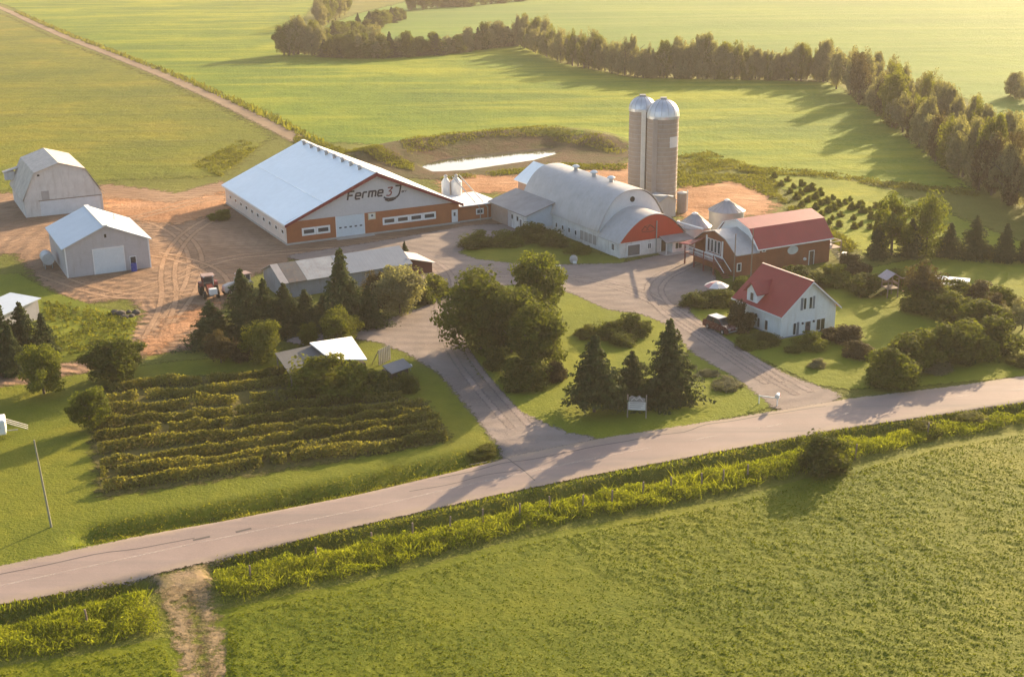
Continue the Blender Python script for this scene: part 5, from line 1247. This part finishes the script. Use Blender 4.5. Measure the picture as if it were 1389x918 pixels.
# ================================================================== VEHICLES AND SMALL THINGS
TYRE = paint('tyre_rubber', (.02, .02, .02), .8, .15)
CHROME = paint('bright_metal', (.6, .6, .6), .3, .05, metal=.7)
def wheel(par, x, y, r_, w, rimmat, name='wheel'):
    wv = MB().torus((x, y, r_), r_*.68, r_*.32, 'x', 22, 8).build(name, TYRE, par, True)
    m = MB(); m.tube((x-w*.5, y, r_), (x+w*.5, y, r_), r_*.5, 14); m.build('rim', rimmat, wv, True); return wv
def tractor(loc, rz, label, body, front):
    t_ = thing('tractor', label, 'tractor', loc, rz, 'farm tractors')
    RM = paint('tractor_rim', (.5, .42, .32), .6)
    for s in (-1, 1):
        wheel(t_, s*.95, .9, .85, .5, RM, 'rear_wheel'); wheel(t_, s*.85, -1.35, .58, .36, RM, 'front_wheel')
        MB().prism([(.05, 1.45), (.35, 1.82), (1.45, 1.82), (1.8, 1.4), (1.7, 1.36), (1.4, 1.72), (.4, 1.72), (.12, 1.4)], s*.95-.28, s*.95+.28, 'x').build('fender', body, t_)
    MB().prism([(-2.1, .75), (.2, .75), (.2, 1.72), (-1.2, 1.7), (-2.0, 1.5), (-2.12, 1.2)], -.42, .42, 'x').build('hood', body, t_, bevel=.05)
    MB().box(-.3, .3, -1.9, 1.5, .5, .95).build('chassis', GREYM, t_)
    cb = MB(); cb.prism([(.1, 1.3), (1.5, 1.3), (1.55, 2.6), (.25, 2.6)], -.72, .72, 'x'); cb = cb.build('cab', glass('cab_glass', (.03, .03, .035)), t_)
    m = MB()
    for s in (-.72, .72):
        m.tube((s, .1, 1.3), (s, .25, 2.62), .05); m.tube((s, 1.5, 1.3), (s, 1.55, 2.62), .05); m.tube((s, .85, 1.3), (s, .9, 2.62), .04)
    m.build('pillar', body, cb)
    MB().box(-.85, .85, .05, 1.75, 2.6, 2.78).build('roof', paint('tractor_roof', (.34, .22, .18), .5), t_, bevel=.06)
    MB().tube((.5, -.7, 1.7), (.5, -.7, 2.6), .06).build('exhaust', GREYM, t_)
    for s in (-.6, .6): MB().rbox((s, .05, 2.68), (.1, .04, .06)).build('headlight', TRIM, t_)
    if front:
        MB().rbox((.1, -2.6, 1.35), (.5, .35, .4), .1).build('white_load', TRIM, t_, bevel=.06, label='white box carried in front')
        m = MB(); m.tube((-.45, -1.4, .9), (-.2, -2.5, .85), .07); m.tube((.45, -1.4, .9), (.7, -2.5, .85), .07); m.build('loader_arm', body, t_)
X, Y = G(283, 404); tractor((X, Y+.8, 0), R(22), 'dark red tractor with white box in front, out on the dirt yard', paint('tractor_red', (.22, .05, .035), .5, .1), True)
X, Y = G(321, 402); tractor((X, Y+1.2, 0), R(-50), 'pale tractor half hidden behind the spruces on the dirt yard', paint('tractor_pale', (.6, .52, .46), .5, .1), False)
def car(loc, rz, label, paintm):
    t_ = thing('parked_car', label, 'car', loc, rz)
    b = MB().prism([(-2.2, .35), (-2.25, .75), (-1.9, .98), (-.95, 1.05), (2.05, 1.05), (2.22, .8), (2.2, .35)], -.88, .88, 'x').build('body', paintm, t_, bevel=.09)
    cb = MB(); A = [(-.8, -1.05, 1.04), (.8, -1.05, 1.04), (.8, 1.9, 1.04), (-.8, 1.9, 1.04)]; T_ = [(-.66, -.3, 1.62), (.66, -.3, 1.62), (.66, 1.55, 1.62), (-.66, 1.55, 1.62)]
    cb.add(A+T_, [(0, 1, 5, 4), (1, 2, 6, 5), (2, 3, 7, 6), (3, 0, 4, 7), (4, 5, 6, 7)]); cb.build('window', GL1, t_)
    MB().box(-.68, .68, -.32, 1.58, 1.615, 1.69).build('roof', paint('car_roof_reflection', (.5, .42, .4), .18, .03, spec=.8), t_, bevel=.04)  # pale colour paints the sky's reflection onto the maroon car's roof
    m = MB()
    for s in (-1, 1):
        m.tube((s*.8, -1.0, 1.05), (s*.67, -.3, 1.63), .045); m.tube((s*.8, 1.85, 1.05), (s*.67, 1.53, 1.63), .05); m.tube((s*.81, .5, 1.05), (s*.67, .5, 1.63), .04)
    m.build('pillar', paintm, t_)
    for s in (-1, 1):
        for y in (-1.35, 1.35): wheel(t_, s*.82, y, .34, .22, CHROME)
        MB().rbox((s*.62, -2.22, .78), (.2, .05, .09)).build('headlight', CHROME, t_)
        MB().rbox((s*.98, -.85, 1.1), (.11, .07, .08)).build('mirror', paintm, t_)
    MB().box(-.7, .7, -2.29, -2.2, .4, .55).build('bumper', GREYM, t_)
X, Y = G(978, 450); car((X, Y+.5, 0), R(32), 'dark maroon car parked beside the right driveway left of the white house', paint('maroon_paint', (.1, .025, .025), .25, .08, spec=.7))

# utility poles
WOODP = paint('pole_timber', (.26, .19, .14), .85, .2, 1.5)
def pole(loc, h, label, arm=True, lean=(0, 0), rz=.5, mat=None):
    t_ = thing('utility_pole', label, 'utility pole', loc, rz)
    MB().tube((0, 0, -.3), (lean[0], lean[1], h), .1, 10, .065).build('post', mat or WOODP, t_, True)
    if arm:
        MB().box(-.9+lean[0], .9+lean[0], -.06+lean[1], .06+lean[1], h-.7, h-.55).build('crossarm', WOODP, t_)
        for x in (-.8, .8): MB().lathe((x+lean[0], lean[1], h-.55), [(.05, 0), (.08, .08), (.04, .2)], 8).build('insulator', GREYM, t_)
X, Y = G(997, 380); pole((X-.3, Y-.6, 0), height_at(997, 380, 316), 'left utility pole in front of the grey-roofed wing', False)
X, Y = G(1017, 380); pole((X, Y-.6, 0), height_at(1017, 380, 309), 'right utility pole in front of the red barn, taller of the two', False)
X, Y = G(70, 715); pole((X, Y, 0), height_at(62, 715, 597), 'weathered pole standing alone on the lawn at the lower left', False, (-.35, .3), mat=paint('silvered_pole', (.3, .28, .2), .85, .1))
X, Y = G(1387, 447); pole((X, Y, 0), 7.5, 'utility pole at the right edge beside the loose small tree', True)

# fence posts on the lower verge
for px, py in [(505, 738), (560, 728), (610, 722), (655, 712), (705, 704), (746, 694), (790, 692), (830, 686), (872, 674), (910, 667), (952, 662), (981, 657), (1014, 650), (1160, 622), (1258, 592), (120, 850), (340, 790), (430, 765)]:
    X, Y = G(px, py); m = MB(); m.tube((0, 0, -.2), (random.uniform(-.1, .1), random.uniform(-.05, .05), 1.45), .09, 7, .075)
    o = m.build('fence_post', WOODP); o.location = (X, Y, float(zfun(np.array([X]), np.array([Y]))[0])); o.rotation_euler = (0, 0, random.random())
    tag(o, 'short weathered timber fence post in the tall grass below the road', 'fence post', 'fence posts below the road')

# farm sign between the spruces
X, Y = G(866, 556)
t_ = thing('farm_sign', 'grey-white sign board on two posts below the island spruces', 'sign', (X-.4, Y-2.2, 0), R(-8))
MB().box(-.85, .85, -.05, .05, .9, 1.75).build('board', paint('sign_white', (.62, .58, .56), .6, .06), t_)
MB().prism([(-.8, 1.77), (.8, 1.77), (.8, 2.15), (.45, 2.2), (.25, 2.45), (-.1, 2.25), (-.55, 2.4), (-.8, 2.2)], -.05, .05).build('top_board', paint('sign_grey', (.3, .27, .26), .6, .1), t_)
m = MB(); [m.ribbon([(-.7, 1.62-.22*i), (.7-.15*i, 1.62-.22*i)], .07, lambda s, d, z: (s, -.05-d, z), 0, .012) for i in range(3)]
m.build('lettering', paint('sign_ink', (.32, .29, .29), .7), t_)
m = MB(); m.ribbon([(-.6, 1.9), (-.3, 2.2), (-.05, 2.0), (.25, 2.28), (.6, 1.9)], .07, lambda s, d, z: (s, -.05-d, z), 0, .012); m.build('emblem', paint('sign_pale_ink', (.6, .57, .55), .7), t_)
for x in (-.92, .92): MB().box(x-.06, x+.06, -.06, .06, -.1, 2.5).build('post', WOODG, t_)
# mailbox on a rail
X, Y = G(1054, 551)
t_ = thing('mailbox', 'white mailbox on a white rail stand where the right driveway meets the road', 'mailbox', (X, Y, 0), R(-22))
m = MB(); m.tube((0, -.3, 1.2), (0, .3, 1.2), .22, 12); m.box(-.22, .22, -.3, .3, .98, 1.2); m.build('box', TRIM, t_)
MB().box(-.05, .05, -.05, .05, -.1, .98).build('post', TRIM, t_); MB().box(-1.9, -1.8, -.05, .05, -.1, .95).build('post', TRIM, t_)
MB().box(-1.9, .05, -.04, .04, .86, .96).build('rail', TRIM, t_)
MB().box(.23, .27, -.1, -.06, 1.15, 1.5).build('flag', paint('flag_red', (.4, .04, .04), .5), t_)
# patio umbrella
X, Y = G(972, 386, 2.1)
t_ = thing('patio_umbrella', 'pink and white patio umbrella on the terrace by the grey-roofed wing', 'umbrella', (X, Y, 0))
UP, UW = paint('umbrella_pink', (.6, .27, .24), .7), paint('umbrella_white', (.72, .66, .62), .7)
for k in range(8):
    m = MB(); a0, a1 = 2*math.pi*k/8, 2*math.pi*(k+1)/8
    P = [(1.65*math.cos(a), 1.65*math.sin(a), 1.95) for a in (a0, a1)]; Q = [(.8*math.cos(a), .8*math.sin(a), 2.38) for a in (a0, a1)]
    m.slab([P[0], P[1], Q[1], Q[0]], .02); m.slab([Q[0], Q[1], (0, 0, 2.55)], .02); m.build('canopy_panel', UP if k % 4 == 0 else UW, t_)
MB().tube((0, 0, 0), (0, 0, 2.62), .03).build('pole', TRIM, t_); MB().lathe((0, 0, 0), [(.3, 0), (.3, .1), (.05, .14)], 14).build('base', CONC, t_)
# play tower
X, Y = G(1206, 402)
t_ = thing('play_tower', 'wooden play tower with grey roof and yellow slide on the house lawn', 'play tower', (X, Y, 0), R(15))
for x in (-.75, .75):
    for y in (-.75, .75): MB().box(x-.06, x+.06, y-.06, y+.06, 0, 2.8).build('post', WOODG, t_)
MB().box(-.85, .85, -.85, .85, 1.2, 1.3).build('platform', WOODG, t_)
MB().profile([(-1.25, 2.6), (0, 3.4), (1.25, 2.6)], .08, -1.1, 1.1).build('roof', paint('lilac_roof', (.4, .34, .34), .6, .1), t_)
m = MB(); m.box(-.8, .8, .7, .76, 1.7, 2.0); m.box(.7, .76, -.8, .8, 1.7, 2.0); m.build('railing', WOODG, t_)
MB().slab([(-.9, -.35, 1.25), (-.9, .35, 1.25), (-3.0, .35, .2), (-3.0, -.35, .2)], .08).build('slide', paint('slide_yellow', (.55, .42, .1), .4), t_)
m = MB(); m.tube((.8, 0, 2.3), (4.0, .4, 2.3), .07); m.tube((4.0, .4, 2.3), (4.1, 1.1, 0), .06); m.tube((4.0, .4, 2.3), (4.1, -.4, 0), .06); m.build('swing_beam', WOODG, t_)
for i in range(2):
    m = MB(); x = 1.8+i*1.2; m.tube((x, .2, 2.25), (x, .2, .5), .02); m.tube((x+.4, .25, 2.25), (x+.4, .25, .5), .02); m.box(x-.05, x+.45, .1, .35, .45, .5); m.build('swing_seat', REDW2, t_)
# white boards behind the hedge
X, Y = G(1288, 378, .8)
t_ = thing('white_table', 'long white sheeted table behind the low back hedge', 'table', (X, Y, 0), R(-22))
MB().slab([(-2.6, -.6, .8), (2.6, -.6, .8), (2.6, .7, .9), (-2.6, .7, .9)], .06).build('top', ROOFB, t_)
for x in (-2.3, 2.3):
    for y in (-.4, .5): MB().box(x-.05, x+.05, y-.05, y+.05, 0, .76).build('leg', TRIM, t_)
X, Y = G(1284, 383, .5)
t_ = thing('white_bench', 'short white board bench in front of the long white table', 'bench', (X, Y-.8, 0), R(-40))
MB().box(-1.1, 1.1, -.45, .45, .45, .55).build('seat', ROOFB, t_)
for x in (-.9, .9): MB().box(x-.08, x+.08, -.4, .4, 0, .45).build('leg', TRIM, t_)
# ornaments on the barn lawn, lamp, trellis
X, Y = G(778, 357)
t_ = thing('lawn_urn', 'round grey stone ball with a white plate on the lawn before the old barn', 'garden ornament', (X, Y, 0))
MB().lathe((0, 0, 0), [(.01, 0), (.45, .1), (.6, .5), (.55, .9), (.3, 1.15), (.01, 1.2)], 18).build('ball', CONC, t_, True)
MB().rbox((.15, -.62, .3), (.26, .1, .18)).build('plate', TRIM, t_)
X, Y = G(557, 503)
t_ = thing('garden_globe', 'small white globe lamp on a short post by the tiny tool shed', 'garden lamp', (X, Y, 0))
MB().lathe((0, 0, .6), [(.01, -.22), (.16, -.15), (.22, 0), (.16, .15), (.01, .22)], 14).build('globe', TRIM, t_, True); MB().tube((0, 0, 0), (0, 0, .42), .04).build('post', GREYM, t_)
X, Y = G(753, 394)
t_ = thing('garden_trellis', 'white garden swing frame showing behind the willow-like tree', 'garden swing', (X, Y, 0), R(20))
for x in (-.7, .7): MB().tube((x, -.5, 0), (x, 0, 3.4), .06).build('leg', TRIM, t_); MB().tube((x, .5, 0), (x, 0, 3.4), .06).build('leg', TRIM, t_)
MB().tube((-.8, 0, 3.4), (.8, 0, 3.4), .06).build('beam', TRIM, t_)
MB().box(-.65, .65, -.3, .35, .5, .58).build('seat', TRIM, t_); m = MB(); [m.box(-.65, .65, .3, .35, .7+i*.22, .8+i*.22) for i in range(3)]; m.build('backrest', TRIM, t_)
# dark stones by the yard
for i in range(7):
    X, Y = G(158+i*4.5+random.uniform(-2, 2), 428+random.uniform(-4, 4)); m = MB(); s_ = random.uniform(.35, .7)
    V = rnd_unit(40); bm_ = MB()
    import bmesh
    b = bmesh.new(); bmesh.ops.create_icosphere(b, subdivisions=2, radius=s_)
    for v in b.verts: v.co *= 1+.35*(float(vnoise(np.array([v.co.x*3+i*9]), np.array([v.co.y*3+v.co.z*2]), 1, 4)[0])-.5); v.co.z *= .7
    me = bpy.data.meshes.new('field_stone'); b.to_mesh(me); b.free()
    o = bpy.data.objects.new('field_stone', me); COL.objects.link(o); o.location = (X, Y, s_*.3); me.materials.append(paint('dark_stone', (.09, .075, .065), .9, .2))
    tag(o, 'dark rough stone in the heap at the corner of the dirt yard', 'stone', 'stones of the dark heap')
